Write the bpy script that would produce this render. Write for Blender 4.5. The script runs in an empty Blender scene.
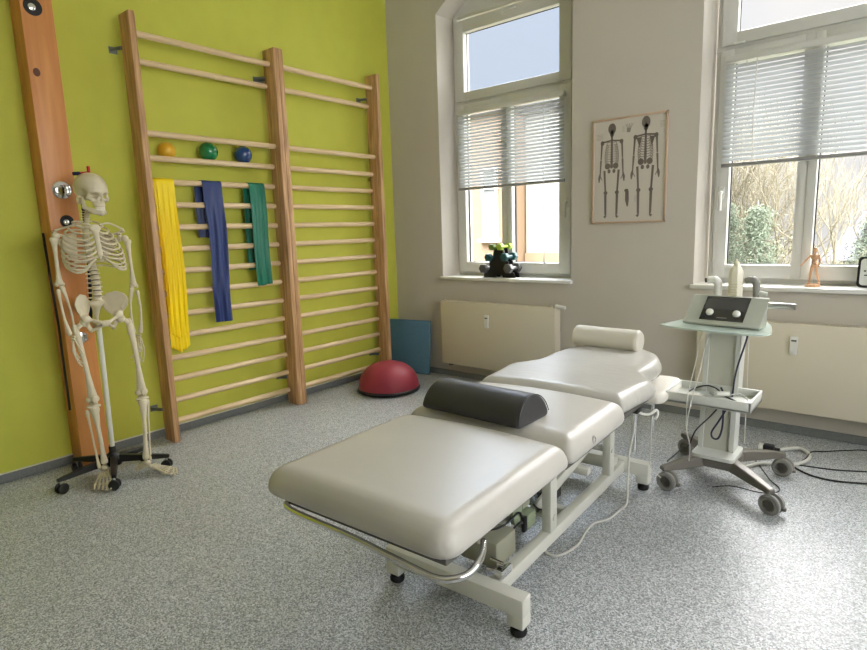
import bpy, bmesh, math, random
import numpy as np
from mathutils import Vector, Matrix, Euler
random.seed(7)
PI = math.pi
COL = bpy.context.scene.collection

# ------------------------------------------------------------------ materials
def lin(c):
    return tuple(((x/255)/12.92 if x/255 <= .04045 else ((x/255+.055)/1.055)**2.4) for x in c)
def base(name):
    m = bpy.data.materials.new(name); m.use_nodes = True
    nt = m.node_tree; b = nt.nodes['Principled BSDF']
    return m, nt, b
def mat(name, rgb, rough=.5, metal=0, var=0, vscale=8, bump=0, bscale=60, coat=0, spec=.5, stretch=(1,1,1), trans=0, emit=None):
    m, nt, b = base(name)
    c = (*lin(rgb), 1)
    b.inputs['Base Color'].default_value = c
    b.inputs['Roughness'].default_value = rough
    b.inputs['Metallic'].default_value = metal
    b.inputs['Specular IOR Level'].default_value = spec
    b.inputs['Coat Weight'].default_value = coat
    b.inputs['Transmission Weight'].default_value = trans
    N = nt.nodes.new; L = nt.links.new
    if var or bump:
        tc = N('ShaderNodeTexCoord'); mp = N('ShaderNodeMapping'); mp.inputs['Scale'].default_value = stretch
        L(tc.outputs['Object'], mp.inputs['Vector'])
    if var:
        nz = N('ShaderNodeTexNoise'); nz.inputs['Scale'].default_value = vscale; nz.inputs['Detail'].default_value = 5
        L(mp.outputs[0], nz.inputs['Vector'])
        mr = N('ShaderNodeMapRange'); mr.inputs['From Min'].default_value = .3; mr.inputs['From Max'].default_value = .7
        mr.inputs['To Min'].default_value = 1-var; mr.inputs['To Max'].default_value = 1+var
        L(nz.outputs[0], mr.inputs[0])
        mx = N('ShaderNodeVectorMath'); mx.operation = 'SCALE'; mx.inputs[0].default_value = c[:3]
        L(mr.outputs[0], mx.inputs['Scale']); L(mx.outputs[0], b.inputs['Base Color'])
    if bump:
        n2 = N('ShaderNodeTexNoise'); n2.inputs['Scale'].default_value = bscale; n2.inputs['Detail'].default_value = 4
        L(mp.outputs[0], n2.inputs['Vector'])
        bp = N('ShaderNodeBump'); bp.inputs['Strength'].default_value = bump; bp.inputs['Distance'].default_value = .01
        L(n2.outputs[0], bp.inputs['Height']); L(bp.outputs[0], b.inputs['Normal'])
    return m
def wood(name, rgb1, rgb2, axis='z', scale=9, rough=.45, knots=False):
    m, nt, b = base(name); N = nt.nodes.new; L = nt.links.new
    tc = N('ShaderNodeTexCoord'); mp = N('ShaderNodeMapping')
    s = [7, 7, 7]; s['xyz'.index(axis)] = .45
    mp.inputs['Scale'].default_value = s
    L(tc.outputs['Object'], mp.inputs['Vector'])
    nz = N('ShaderNodeTexNoise'); nz.inputs['Scale'].default_value = scale; nz.inputs['Detail'].default_value = 6; nz.inputs['Distortion'].default_value = .6
    L(mp.outputs[0], nz.inputs['Vector'])
    cr = N('ShaderNodeValToRGB'); cr.color_ramp.elements[0].position = .32; cr.color_ramp.elements[1].position = .68
    cr.color_ramp.elements[0].color = (*lin(rgb2), 1); cr.color_ramp.elements[1].color = (*lin(rgb1), 1)
    L(nz.outputs[0], cr.inputs[0])
    out = cr.outputs[0]
    if knots:
        vo = N('ShaderNodeTexVoronoi'); vo.inputs['Scale'].default_value = 3.2
        mp2 = N('ShaderNodeMapping'); mp2.inputs['Scale'].default_value = (1, 1, .8); L(tc.outputs['Object'], mp2.inputs['Vector']); L(mp2.outputs[0], vo.inputs['Vector'])
        mr = N('ShaderNodeMapRange'); mr.inputs['From Min'].default_value = .04; mr.inputs['From Max'].default_value = .09
        L(vo.outputs['Distance'], mr.inputs[0])
        mx = N('ShaderNodeMix'); mx.data_type = 'RGBA'; L(mr.outputs[0], mx.inputs[0])
        mx.inputs[6].default_value = (*lin((110, 60, 30)), 1); L(out, mx.inputs[7]); out = mx.outputs[2]
    L(out, b.inputs['Base Color'])
    b.inputs['Roughness'].default_value = rough
    return m

M = {}
M['green'] = mat('lime wall paint', (196, 198, 78), .75, var=.035, vscale=6, bump=.12, bscale=180)
M['white_wall'] = mat('off white wall paint', (202, 196, 186), .85, var=.015, vscale=4, bump=.06, bscale=160)
M['ceil'] = mat('ceiling paint', (232, 230, 224), .9)
M['base'] = mat('grey vinyl skirting', (118, 122, 122), .5, var=.12, vscale=90)
M['caulk'] = mat('pale sealant', (214, 214, 200), .6)
M['beamwood'] = wood('orange pine', (222, 156, 90), (200, 130, 70), 'z', 3, .4)
M['beech'] = wood('laminated beech', (218, 176, 128), (160, 118, 80), 'z', 7, .45)
M['rung'] = wood('pale beech', (236, 212, 174), (214, 186, 144), 'y', 6, .42)
M['bone'] = mat('ivory plastic bone', (216, 206, 178), .45, var=.05, vscale=25, bump=.1, bscale=50)
M['cartilage'] = mat('yellowed cartilage plastic', (205, 196, 165), .5)
M['disc'] = mat('grey vertebral disc rubber', (120, 112, 98), .6)
M['tooth'] = mat('tooth plastic', (236, 230, 212), .3)
M['blackplastic'] = mat('black plastic', (26, 26, 28), .4)
M['rubber'] = mat('black rubber', (18, 18, 18), .6)
M['whitetube'] = mat('white lacquered tube', (222, 222, 212), .35)
M['steel'] = mat('brushed steel', (190, 190, 188), .28, 1)
M['chrome'] = mat('polished chrome', (225, 225, 225), .12, 1)
M['darkmetal'] = mat('dark grey bracket metal', (110, 118, 120), .45, .2)
M['redplastic'] = mat('red plastic', (190, 28, 36), .4)
M['navy'] = mat('navy cloth', (30, 36, 66), .8)
M['vinyl'] = mat('cream vinyl upholstery', (194, 191, 184), .33, var=.03, vscale=5, bump=.10, bscale=7, spec=.5)
M['vinyl_head'] = mat('cream vinyl creased', (188, 186, 180), .3, var=.03, vscale=6, bump=.22, bscale=16, stretch=(1, 2.2, 1))
M['vinyl_under'] = mat('grey pad underside', (96, 94, 88), .7)
M['blackvinyl'] = mat('black vinyl', (54, 54, 57), .42, bump=.05, bscale=30)
M['whitevinyl'] = mat('white vinyl roll', (226, 222, 212), .4, bump=.15, bscale=14)
M['framepaint'] = mat('pale grey powder coat', (208, 208, 198), .35)
M['greybox'] = mat('grey motor housing', (150, 150, 132), .45)
M['greenbox'] = mat('muted green bracket', (142, 154, 128), .45)
M['whiteplastic'] = mat('white plastic', (228, 228, 222), .3)
M['cable_w'] = mat('white cable', (205, 205, 198), .45)
M['cable_b'] = mat('black cable', (30, 30, 34), .45)
M['cable_n'] = mat('navy blue cable', (40, 42, 66), .45)
M['radiator'] = mat('cream radiator enamel', (218, 210, 190), .35)
M['pvc'] = mat('white window plastic', (210, 210, 204), .3)
M['greyrail'] = mat('grey blind rail', (150, 150, 148), .4)
M['sillm'] = mat('white window board', (228, 228, 222), .3)
M['red_dome'] = mat('red rubber dome', (156, 52, 68), .5, bump=.15, bscale=220)
M['bluefoam'] = mat('blue foam mat', (84, 124, 148), .8, var=.05, vscale=50, bump=.2, bscale=250)
M['yel_band'] = mat('yellow latex band', (255, 224, 8), .45)
M['blue_band'] = mat('blue latex band', (36, 56, 112), .4)
M['grn_band'] = mat('green latex band', (14, 118, 92), .4)
M['yel_ball'] = mat('yellow rubber ball', (226, 176, 46), .35, bump=.15, bscale=150)
M['grn_ball'] = mat('glossy green ball', (12, 128, 70), .15, coat=.6)
M['blu_ball'] = mat('glossy blue ball', (26, 66, 124), .12, coat=.7)
M['trolley_grey'] = mat('warm grey metal', (112, 108, 100), .35, .2)
M['trolley_lt'] = mat('pale grey plastic', (208, 210, 204), .35)
M['trolley_col'] = mat('satin column panel', (196, 196, 184), .35)
M['device'] = mat('pale green grey housing', (172, 177, 166), .35)
M['screen'] = mat('black glass screen', (24, 26, 28), .08, coat=1)
M['lcd'] = mat('grey display', (62, 64, 66), .12, coat=.8)
M['wheel'] = mat('light grey wheel', (140, 139, 134), .4)
M['bottle'] = mat('translucent cream bottle', (228, 224, 204), .3)
M['bottle_lbl'] = mat('embossed cream label', (214, 208, 184), .5)
M['manikin'] = wood('orange tinted wood', (216, 172, 132), (194, 148, 108), 'z', 12, .5)
M['clockface'] = mat('pale device face', (216, 218, 214), .3)
M['printink'] = mat('grey brown ink', (118, 108, 100), .8)
M['printink2'] = mat('faint grey ink', (150, 144, 136), .8)
M['paper'] = mat('poster paper', (206, 200, 190), .55)
M['posterframe'] = mat('pale wooden poster frame', (202, 176, 152), .5)
M['db_green'] = mat('olive green vinyl dumbbell', (96, 122, 44), .5)
M['db_lime'] = mat('lime vinyl dumbbell', (170, 196, 70), .5)
M['db_teal'] = mat('dark teal dumbbell', (34, 84, 88), .5)
M['db_cyan'] = mat('cyan dumbbell', (40, 170, 190), .5)
M['db_grey'] = mat('grey dumbbell', (92, 92, 92), .5)
M['ink_dark'] = mat('dark marking', (50, 50, 52), .5)

def floor_mat():
    m, nt, b = base('speckled grey vinyl'); N = nt.nodes.new; L = nt.links.new
    tc = N('ShaderNodeTexCoord')
    n1 = N('ShaderNodeTexVoronoi'); n1.inputs['Scale'].default_value = 270
    L(tc.outputs['Object'], n1.inputs['Vector'])
    sp3 = N('ShaderNodeSeparateColor'); L(n1.outputs['Color'], sp3.inputs[0])
    cr = N('ShaderNodeValToRGB'); e = cr.color_ramp.elements
    e[0].position = .0; e[0].color = (*lin((104, 108, 110)), 1)
    e[1].position = 1.0; e[1].color = (*lin((218, 223, 226)), 1)
    k = cr.color_ramp.elements.new(.5); k.color = (*lin((164, 168, 170)), 1)
    L(sp3.outputs[0], cr.inputs[0])
    n2 = N('ShaderNodeTexNoise'); n2.inputs['Scale'].default_value = 1.3; L(tc.outputs['Object'], n2.inputs['Vector'])
    mr = N('ShaderNodeMapRange'); mr.inputs['To Min'].default_value = .92; mr.inputs['To Max'].default_value = 1.06; L(n2.outputs[0], mr.inputs[0])
    mx = N('ShaderNodeVectorMath'); mx.operation = 'SCALE'; L(cr.outputs[0], mx.inputs[0]); L(mr.outputs[0], mx.inputs['Scale'])
    L(mx.outputs[0], b.inputs['Base Color'])
    b.inputs['Roughness'].default_value = .42
    b.inputs['Specular IOR Level'].default_value = .5
    return m
M['floor'] = floor_mat()

def glass_mat(name='window glass', tint=(1, 1, 1), refl=.5):
    m = bpy.data.materials.new(name); m.use_nodes = True; nt = m.node_tree; nt.nodes.clear()
    N = nt.nodes.new; L = nt.links.new
    o = N('ShaderNodeOutputMaterial'); mx = N('ShaderNodeMixShader'); t = N('ShaderNodeBsdfTransparent'); g = N('ShaderNodeBsdfGlossy')
    t.inputs[0].default_value = (*tint, 1); g.inputs['Roughness'].default_value = .02
    f = N('ShaderNodeFresnel'); f.inputs[0].default_value = 1.35
    ml = N('ShaderNodeMath'); ml.operation = 'MULTIPLY'; ml.inputs[1].default_value = refl; L(f.outputs[0], ml.inputs[0])
    L(ml.outputs[0], mx.inputs[0]); L(t.outputs[0], mx.inputs[1]); L(g.outputs[0], mx.inputs[2]); L(mx.outputs[0], o.inputs[0])
    return m
M['glass'] = glass_mat()
def milk_mat():
    m = bpy.data.materials.new('pale green frosted glass'); m.use_nodes = True; nt = m.node_tree; b = nt.nodes['Principled BSDF']
    b.inputs['Base Color'].default_value = (*lin((214, 230, 222)), 1); b.inputs['Roughness'].default_value = .12; b.inputs['Transmission Weight'].default_value = .0; b.inputs['Alpha'].default_value = .62
    return m
M['shelfglass'] = milk_mat()
def slat_mat():
    m = bpy.data.materials.new('white blind slats'); m.use_nodes = True; nt = m.node_tree; nt.nodes.clear()
    N = nt.nodes.new; L = nt.links.new
    o = N('ShaderNodeOutputMaterial'); mx = N('ShaderNodeMixShader'); d = N('ShaderNodeBsdfDiffuse'); t = N('ShaderNodeBsdfTranslucent')
    d.inputs[0].default_value = (*lin((184, 187, 189)), 1); t.inputs[0].default_value = (*lin((222, 228, 232)), 1)
    mx.inputs[0].default_value = .13
    L(d.outputs[0], mx.inputs[1]); L(t.outputs[0], mx.inputs[2]); L(mx.outputs[0], o.inputs[0])
    return m
M['slat'] = slat_mat()

# ------------------------------------------------------------------ mesh building
class MB:
    def __init__(s): s.v = []; s.f = []; s.mi = []; s.cur = 0
    def add(s, vs, fs):
        n = len(s.v); s.v += [tuple(map(float, p)) for p in vs]
        s.f += [tuple(i+n for i in f) for f in fs]; s.mi += [s.cur]*len(fs); return s
    def hexa(s, p):   # p: 8 points, bottom 0-3 ccw, top 4-7
        return s.add(p, [(3,2,1,0),(4,5,6,7),(0,1,5,4),(1,2,6,5),(2,3,7,6),(3,0,4,7)])
    def box(s, lo, hi, bev=0, M4=None, seg=2):
        lo = [min(a, b) for a, b in zip(lo, hi)], [max(a, b) for a, b in zip(lo, hi)]; lo, hi = lo
        if bev <= 0:
            vs = [(lo[0],lo[1],lo[2]),(hi[0],lo[1],lo[2]),(hi[0],hi[1],lo[2]),(lo[0],hi[1],lo[2]),(lo[0],lo[1],hi[2]),(hi[0],lo[1],hi[2]),(hi[0],hi[1],hi[2]),(lo[0],hi[1],hi[2])]
            if M4: vs = [M4 @ Vector(p) for p in vs]
            return s.hexa(vs)
        bm = bmesh.new(); bmesh.ops.create_cube(bm, size=1)
        for v in bm.verts: v.co = Vector([lo[i]+(v.co[i]+.5)*(hi[i]-lo[i]) for i in range(3)])
        bev = min(bev, .49*min(hi[i]-lo[i] for i in range(3)))
        bmesh.ops.bevel(bm, geom=bm.edges[:], offset=bev, segments=seg, affect='EDGES', profile=.5)
        if M4: bm.transform(M4)
        bm.verts.ensure_lookup_table()
        s.add([v.co[:] for v in bm.verts], [tuple(v.index for v in f.verts) for f in bm.faces]); bm.free(); return s
    def tube(s, pts, r, n=10, cap=True, flat=1.0):
        pts = [Vector(p) for p in pts]; k = len(pts)
        rs = r if isinstance(r, (list, tuple)) else [r]*k
        T = [(pts[min(i+1, k-1)]-pts[max(i-1, 0)]).normalized() for i in range(k)]
        up = Vector((0, 0, 1)) if abs(T[0].z) < .9 else Vector((1, 0, 0))
        a = T[0].cross(up).normalized(); vs = []
        for i in range(k):
            a = (a - T[i]*a.dot(T[i])).normalized(); b = T[i].cross(a)
            for j in range(n):
                t = 2*PI*j/n; vs.append(pts[i]+a*math.cos(t)*rs[i]+b*math.sin(t)*rs[i]*flat)
        fs = [(i*n+j, i*n+(j+1) % n, (i+1)*n+(j+1) % n, (i+1)*n+j) for i in range(k-1) for j in range(n)]
        if cap: fs += [tuple(range(n))[::-1], tuple((k-1)*n+j for j in range(n))]
        return s.add(vs, fs)
    def cyl(s, a, b, r, n=20, r2=None): return s.tube([a, b], [r, r if r2 is None else r2], n)
    def rod(s, a, b, r, n=14, e=.25):   # rounded ends
        a, b = Vector(a), Vector(b); d = (b-a); l = d.length; d.normalize(); e = r*e
        return s.tube([a, a+d*e*.3, a+d*e, b-d*e, b-d*e*.3, b], [r*.8, r*.95, r, r, r*.95, r*.8], n)
    def lathe(s, prof, n=32, M4=None):   # prof: (r, z) list
        vs = []; k = len(prof)
        for (r, z) in prof:
            for j in range(n):
                p = Vector((r*math.cos(2*PI*j/n), r*math.sin(2*PI*j/n), z)); vs.append(M4 @ p if M4 else p)
        fs = [(i*n+j, i*n+(j+1) % n, (i+1)*n+(j+1) % n, (i+1)*n+j) for i in range(k-1) for j in range(n)]
        fs += [tuple(range(n))[::-1], tuple((k-1)*n+j for j in range(n))]
        return s.add(vs, fs)
    def ball(s, c, r, n=16, m=10):
        r = r if isinstance(r, (tuple, list)) else (r, r, r); c = Vector(c); vs = []; fs = []
        for i in range(m+1):
            t = PI*i/m
            for j in range(n):
                p = 2*PI*j/n; vs.append((c.x+r[0]*math.sin(t)*math.cos(p), c.y+r[1]*math.sin(t)*math.sin(p), c.z+r[2]*math.cos(t)))
        for i in range(m):
            for j in range(n):
                a, b, c2, d = i*n+j, i*n+(j+1) % n, (i+1)*n+(j+1) % n, (i+1)*n+j
                fs.append((a, d, c2, b))
        return s.add(vs, fs)
    def prism(s, poly, h0, h1, axis='z', M4=None):   # poly 2D ccw
        n = len(poly)
        def P(a, b, h): return {'z': (a, b, h), 'y': (a, h, b), 'x': (h, a, b)}[axis]
        vs = [P(a, b, h0) for a, b in poly]+[P(a, b, h1) for a, b in poly]
        if M4: vs = [M4 @ Vector(p) for p in vs]
        fs = [tuple(range(n))[::-1], tuple(range(n, 2*n))]+[(i, (i+1) % n, (i+1) % n+n, i+n) for i in range(n)]
        return s.add(vs, fs)
    def sdf(s, fn, lo, hi, res, M4=None):
        v, f = surface_nets(fn, lo, hi, res)
        if M4: v = [M4 @ Vector(p) for p in v]
        return s.add(v, f)
    def build(s, name, mats, parent=None, smooth=40, loc=None, fix=True):
        me = bpy.data.meshes.new(name); me.from_pydata(s.v, [], s.f)
        mats = mats if isinstance(mats, (list, tuple)) else [mats]
        for m in mats: me.materials.append(M[m] if isinstance(m, str) else m)
        if len(mats) > 1: me.polygons.foreach_set('material_index', s.mi)
        if fix:
            bm = bmesh.new(); bm.from_mesh(me)
            bmesh.ops.recalc_face_normals(bm, faces=bm.faces[:]); bm.to_mesh(me); bm.free()
        me.update()
        if smooth: 
            me.polygons.foreach_set('use_smooth', [True]*len(me.polygons))
            if smooth < 180: me.set_sharp_from_angle(angle=math.radians(smooth))
        o = bpy.data.objects.new(name, me); COL.objects.link(o)
        if parent: o.parent = parent
        if loc: o.location = loc
        return o

def surface_nets(fn, lo, hi, res):
    lo = np.array(lo, float); hi = np.array(hi, float)
    n = np.maximum(3, np.ceil((hi-lo)/res).astype(int)+1)
    ax = [lo[i]+np.arange(n[i])*res for i in range(3)]
    G = np.stack(np.meshgrid(*ax, indexing='ij'), -1)
    V = fn(G.reshape(-1, 3)).reshape(n)
    I = V < 0
    acc = np.zeros((*(n-1), 3)); cnt = np.zeros(tuple(n-1))
    offs = [(a, b) for a in (0, 1) for b in (0, 1)]
    edges = []
    for d in range(3):
        sl0 = [slice(None)]*3; sl1 = [slice(None)]*3; sl0[d] = slice(0, -1); sl1[d] = slice(1, None)
        A, B = V[tuple(sl0)], V[tuple(sl1)]; cross = (A < 0) != (B < 0)
        t = np.where(cross, A/np.where(A-B == 0, 1, A-B), 0)
        P = G[tuple(sl0)].copy(); P[..., d] += t*res
        edges.append((cross, I[tuple(sl0)]))
        o2 = [x for x in range(3) if x != d]
        for (a, b) in offs:
            # cell index = edge index minus offset in other dims
            src = [slice(None)]*3; 
            src[o2[0]] = slice(a, n[o2[0]]-1+a); src[o2[1]] = slice(b, n[o2[1]]-1+b)
            c = cross[tuple(src)]; acc += np.where(c[..., None], P[tuple(src)], 0); cnt += c
    act = cnt > 0
    idx = -np.ones(tuple(n-1), int); idx[act] = np.arange(act.sum())
    verts = acc[act]/cnt[act][:, None]
    faces = []
    for d in range(3):
        cross, ins = edges[d]; o2 = [(d+1) % 3, (d+2) % 3]
        E_ = np.argwhere(cross)
        if len(E_) == 0: continue
        ok = (E_[:, o2[0]] > 0) & (E_[:, o2[1]] > 0) & (E_[:, o2[0]] < n[o2[0]]-1) & (E_[:, o2[1]] < n[o2[1]]-1)
        E_ = E_[ok]; q = []
        for (a, b) in ((1, 1), (0, 1), (0, 0), (1, 0)):
            c = E_.copy(); c[:, o2[0]] -= a; c[:, o2[1]] -= b; q.append(idx[c[:, 0], c[:, 1], c[:, 2]])
        Q = np.stack(q, 1); inn = ins[E_[:, 0], E_[:, 1], E_[:, 2]]
        Q[~inn] = Q[~inn][:, ::-1]
        faces += [tuple(map(int, r)) for r in Q if min(r) >= 0]
    return verts, faces

# sdf helpers
def sE(P, c, r): 
    r = np.array(r, float); return (np.linalg.norm((P-np.array(c))/r, axis=1)-1)*r.min()
def sC(P, a, b, ra, rb=None):
    rb = ra if rb is None else rb; a = np.array(a, float); b = np.array(b, float); d = b-a
    t = np.clip(((P-a)@d)/(d@d), 0, 1); return np.linalg.norm(P-(a+t[:, None]*d), axis=1)-(ra+(rb-ra)*t)
def sB(P, c, h, r):
    q = np.abs(P-np.array(c))-(np.array(h)-r); return np.linalg.norm(np.maximum(q, 0), axis=1)+np.minimum(q.max(1), 0)-r
def smin(a, b, k=.008):
    h = np.clip(.5+.5*(b-a)/k, 0, 1); return b*(1-h)+a*h-k*h*(1-h)
def smax(a, b, k=.006): return -smin(-a, -b, k)
def poly2d(P, poly):
    p = P[:, :2]; d = np.full(len(p), 1e9); s = np.ones(len(p)); n = len(poly)
    for i in range(n):
        a = np.array(poly[i], float); b = np.array(poly[i-1], float); e = b-a; w = p-a
        t = np.clip((w@e)/(e@e), 0, 1); q = w-t[:, None]*e; d = np.minimum(d, (q**2).sum(1))
        c1 = p[:, 1] >= a[1]; c2 = p[:, 1] < b[1]; c3 = e[0]*w[:, 1] > e[1]*w[:, 0]
        s = np.where((c1 & c2 & c3) | (~c1 & ~c2 & ~c3), -s, s)
    return s*np.sqrt(d)

def tag(o, label=None, cat=None, group=None, kind=None):
    if label: o['label'] = label
    if cat: o['category'] = cat
    if group: o['group'] = group
    if kind: o['kind'] = kind
    return o
def thing(name, label, cat, loc=(0, 0, 0), rz=0, group=None):
    o = bpy.data.objects.new(name, None); COL.objects.link(o); o.location = loc; o.rotation_euler = (0, 0, rz); o.empty_display_size = .05
    return tag(o, label, cat, group)
def struct(o): o['kind'] = 'structure'; return o
def spline(pts, k=8):
    pts = [Vector(p) for p in pts]; out = []
    for i in range(len(pts)-1):
        p0 = pts[max(i-1, 0)]; p1 = pts[i]; p2 = pts[i+1]; p3 = pts[min(i+2, len(pts)-1)]
        for j in range(k):
            t = j/k; out.append(.5*((2*p1)+(-p0+p2)*t+(2*p0-5*p1+4*p2-p3)*t*t+(-p0+3*p1-3*p2+p3)*t**3))
    out.append(pts[-1]); return out
def cpy(o, parent=None, **kw):
    c = o.copy(); COL.objects.link(c); c.parent = parent
    return c
def dup(root, loc, rz=0):
    r = root.copy(); COL.objects.link(r); r.location = loc; r.rotation_euler = (0, 0, rz)
    for ch in list(root.children):
        c = ch.copy(); COL.objects.link(c); c.parent = r
        for g in ch.children:
            d = g.copy(); COL.objects.link(d); d.parent = c
    return r

# ------------------------------------------------------------------ room shell
RX, RY, RZ = 5.3, -5.6, 3.25
struct(MB().box((-.3, RY-.3, -.12), (RX+.3, .4, 0)).build('floor', 'floor', smooth=0))
struct(MB().box((-.3, RY-.3, RZ), (RX+.3, .4, RZ+.15)).build('ceiling', 'ceil', smooth=0))
struct(MB().box((-.3, RY-.3, 0), (0, .4, RZ)).build('wall_left', 'green', smooth=0))
struct(MB().box((0, RY-.3, 0), (RX+.3, RY, RZ)).build('wall_near', 'white_wall', smooth=0))
WY = .38; SILL = .80
wins = [(.525, 1.665), (2.468, 3.608)]
mb = MB()
def arch(t): return 2.83+.22*(1-(2*t-1)**2)   # height of the opening's head
INS = .032
xs = 0.0
def quadprism(x0a, x1a, x0b, x1b, z0, z1):  # front edge (y=0) x0a..x1a, back edge x0b..x1b
    mb.hexa([(x0a, 0, z0), (x1a, 0, z0), (x1b, WY, z0), (x0b, WY, z0), (x0a, 0, z1), (x1a, 0, z1), (x1b, WY, z1), (x0b, WY, z1)])
prev = (0, 0)
for (a, b) in wins:
    quadprism(prev[0], a, prev[1], a+INS, 0, RZ)
    quadprism(a, b, a+INS, b-INS, 0, SILL)
    n = 16
    for i in range(n):
        t0, t1 = i/n, (i+1)/n
        f = lambda t: a+(b-a)*t
        g = lambda t: a+INS+(b-a-2*INS)*t
        h0, h1 = arch(t0), arch(t1)
        mb.hexa([(f(t0), 0, h0), (f(t1), 0, h1), (g(t1), WY, h1), (g(t0), WY, h0), (f(t0), 0, RZ), (f(t1), 0, RZ), (g(t1), WY, RZ), (g(t0), WY, RZ)])
    prev = (b, b-INS)
quadprism(prev[0], RX, prev[1], RX, 0, RZ)
struct(mb.build('wall_back', 'white_wall', smooth=0))
# right-hand wall with an unseen window added to bring fill light into the room
mb = MB(); w0, w1 = -3.6, -.8
mb.box((RX, RY, 0), (RX+.3, w0, RZ)); mb.box((RX, w1, 0), (RX+.3, 0, RZ)); mb.box((RX, w0, 0), (RX+.3, w1, .85)); mb.box((RX, w0, 2.7), (RX+.3, w1, RZ))
struct(mb.build('wall_right', 'white_wall', smooth=0))
w3 = thing('fill_window', None, None); struct(w3)
mb = MB()
for (ya, yb) in ((w0, -2.2), (-2.2, w1)):
    mb.box((RX+.15, ya, .85), (RX+.21, ya+.09, 2.7)); mb.box((RX+.15, yb-.09, .85), (RX+.21, yb, 2.7))
    mb.box((RX+.15, ya+.09, .85), (RX+.21, yb-.09, .94)); mb.box((RX+.15, ya+.09, 2.61), (RX+.21, yb-.09, 2.7))
struct(mb.build('frame', 'pvc', w3, 0)); struct(MB().box((RX+.175, w0+.05, .9), (RX+.185, w1-.05, 2.65)).build('pane', 'glass', w3, 0))

struct(MB().box((0, RY, 0), (.012, -.012, .047), .004).build('baseboard_left', 'base', smooth=0))
struct(MB().box((0, RY, .0472), (.0135, -.012, .0515)).build('trim_1', 'caulk', smooth=0))
struct(MB().box((0, -.012, 0), (RX, 0, .047), .004).build('baseboard_back', 'base', smooth=0))

# ------------------------------------------------------------------ windows
def ring(mb, x0, x1, z0, z1, w, y0, y1, bev=.006):
    if not isinstance(w, (tuple, list)): w = (w, w, w, w)   # left, right, bottom, top
    mb.box((x0, y0, z0), (x0+w[0], y1, z1), bev); mb.box((x1-w[1], y0, z0), (x1, y1, z1), bev)
    mb.box((x0+w[0]-.004, y0, z0), (x1-w[1]+.004, y1, z0+w[2]), bev); mb.box((x0+w[0]-.004, y0, z1-w[3]), (x1-w[1]+.004, y1, z1), bev)
def window(name, a, b, flip):
    W = thing(name, None, None, (a, 0, 0)); struct(W)
    w = b-a; fx0, fx1 = .033, w-.033; zt = 2.83
    mb = MB()
    # fixed frame with arched head
    ring(mb, fx0, fx1, .827, 2.84, (.04, .05, .04, .03), .175, .25)
    mb.box((fx0, .17, 2.165), (fx1, .25, 2.205), .004)
    poly = [(fx0, 2.82)]+[(fx1, 2.82)]+[(fx0+(fx1-fx0)*(1-t/12), arch(1-t/12)+.01) for t in range(13)]
    mb.prism(poly, .18, .25, 'y')
    struct(mb.build('frame', 'pvc', W, 30))
    # upper sash
    mb = MB(); ring(mb, .062, w-.085, 2.195, 2.79, (.083, .09, .067, .09), .148, .212); struct(mb.build('upper_sash', 'pvc', W, 30))
    mb = MB()
    for (x0, x1, z0, z1) in ((.143, w-.173, 2.26, 2.702),):
        for bx in (((x0, .196, z0), (x0+.005, .205, z1)), ((x1-.005, .196, z0), (x1, .205, z1)), ((x0, .196, z0), (x1, .205, z0+.005)), ((x0, .196, z1-.005), (x1, .205, z1))): mb.box(*bx)
    struct(mb.build('gasket', 'rubber', W, 0))
    struct(MB().box((.14, .199, 2.255), (w-.17, .203, 2.705)).build('upper_pane', 'glass', W, 0))
    # lower sashes; glass 0.137..0.482 and 0.575..0.965 from the opening's edge
    mb = MB(); ring(mb, .064, .533, .855, 2.17, (.073, .053, .082, .075), .148, .212); struct(mb.build('lower_sash', 'pvc', W, 30))
    mb = MB(); ring(mb, .529, w-.08, .855, 2.17, (.047, .09, .082, .075), .142, .212); struct(mb.build('lower_sash', 'pvc', W, 30))
    mb = MB()
    for (x0, x1) in ((.137, .480), (.576, w-.17)):
        z0, z1 = .937, 2.095
        for bx in (((x0, .19, z0), (x0+.005, .205, z1)), ((x1-.005, .19, z0), (x1, .205, z1)), ((x0, .19, z0), (x1, .205, z0+.004))): mb.box(*bx)
    struct(mb.build('gasket', 'rubber', W, 0))
    for (x0, x1) in ((.135, .482), (.574, w-.168)):
        struct(MB().box((x0, .2, .93), (x1, .204, 2.1)).build('lower_pane', 'glass', W, 0))
    # hinge covers and top latch
    for x in (.13, w-.21):
        struct(MB().box((x, .135, 2.188), (x+.06, .15, 2.204), .003).build('hinge_cover', 'pvc', W))
    struct(MB().tube(spline([(w/2-.06, .148, 2.752), (w/2-.05, .132, 2.755), (w/2+.04, .132, 2.762), (w/2+.05, .148, 2.762)], 4), .006, 8).build('top_latch', 'pvc', W))
    hx = (w-.105) if not flip else .102
    hb = MB().box((hx-.014, .136, 1.33), (hx+.014, .15, 1.40), .006); hb.build('handle_plate', 'pvc', W)
    hd = MB().tube(spline([(hx, .14, 1.365), (hx, .115, 1.365), (hx, .105, 1.35), (hx, .105, 1.26)], 5), [.011]*16, 10).build('handle', 'pvc', W)
    # window board (sill)
    mb = MB(); mb.box((-.012, -.032, .803), (w+.012, .0, .8275), .005); mb.box((.0, -.004, .803), (w, .19, .8275))
    struct(mb.build('window_sill', 'sillm', W, 30))
    for ch in W.children: struct(ch)
    return W
window('window_1', *wins[0], False)
window('window_2', *wins[1], True)

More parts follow.
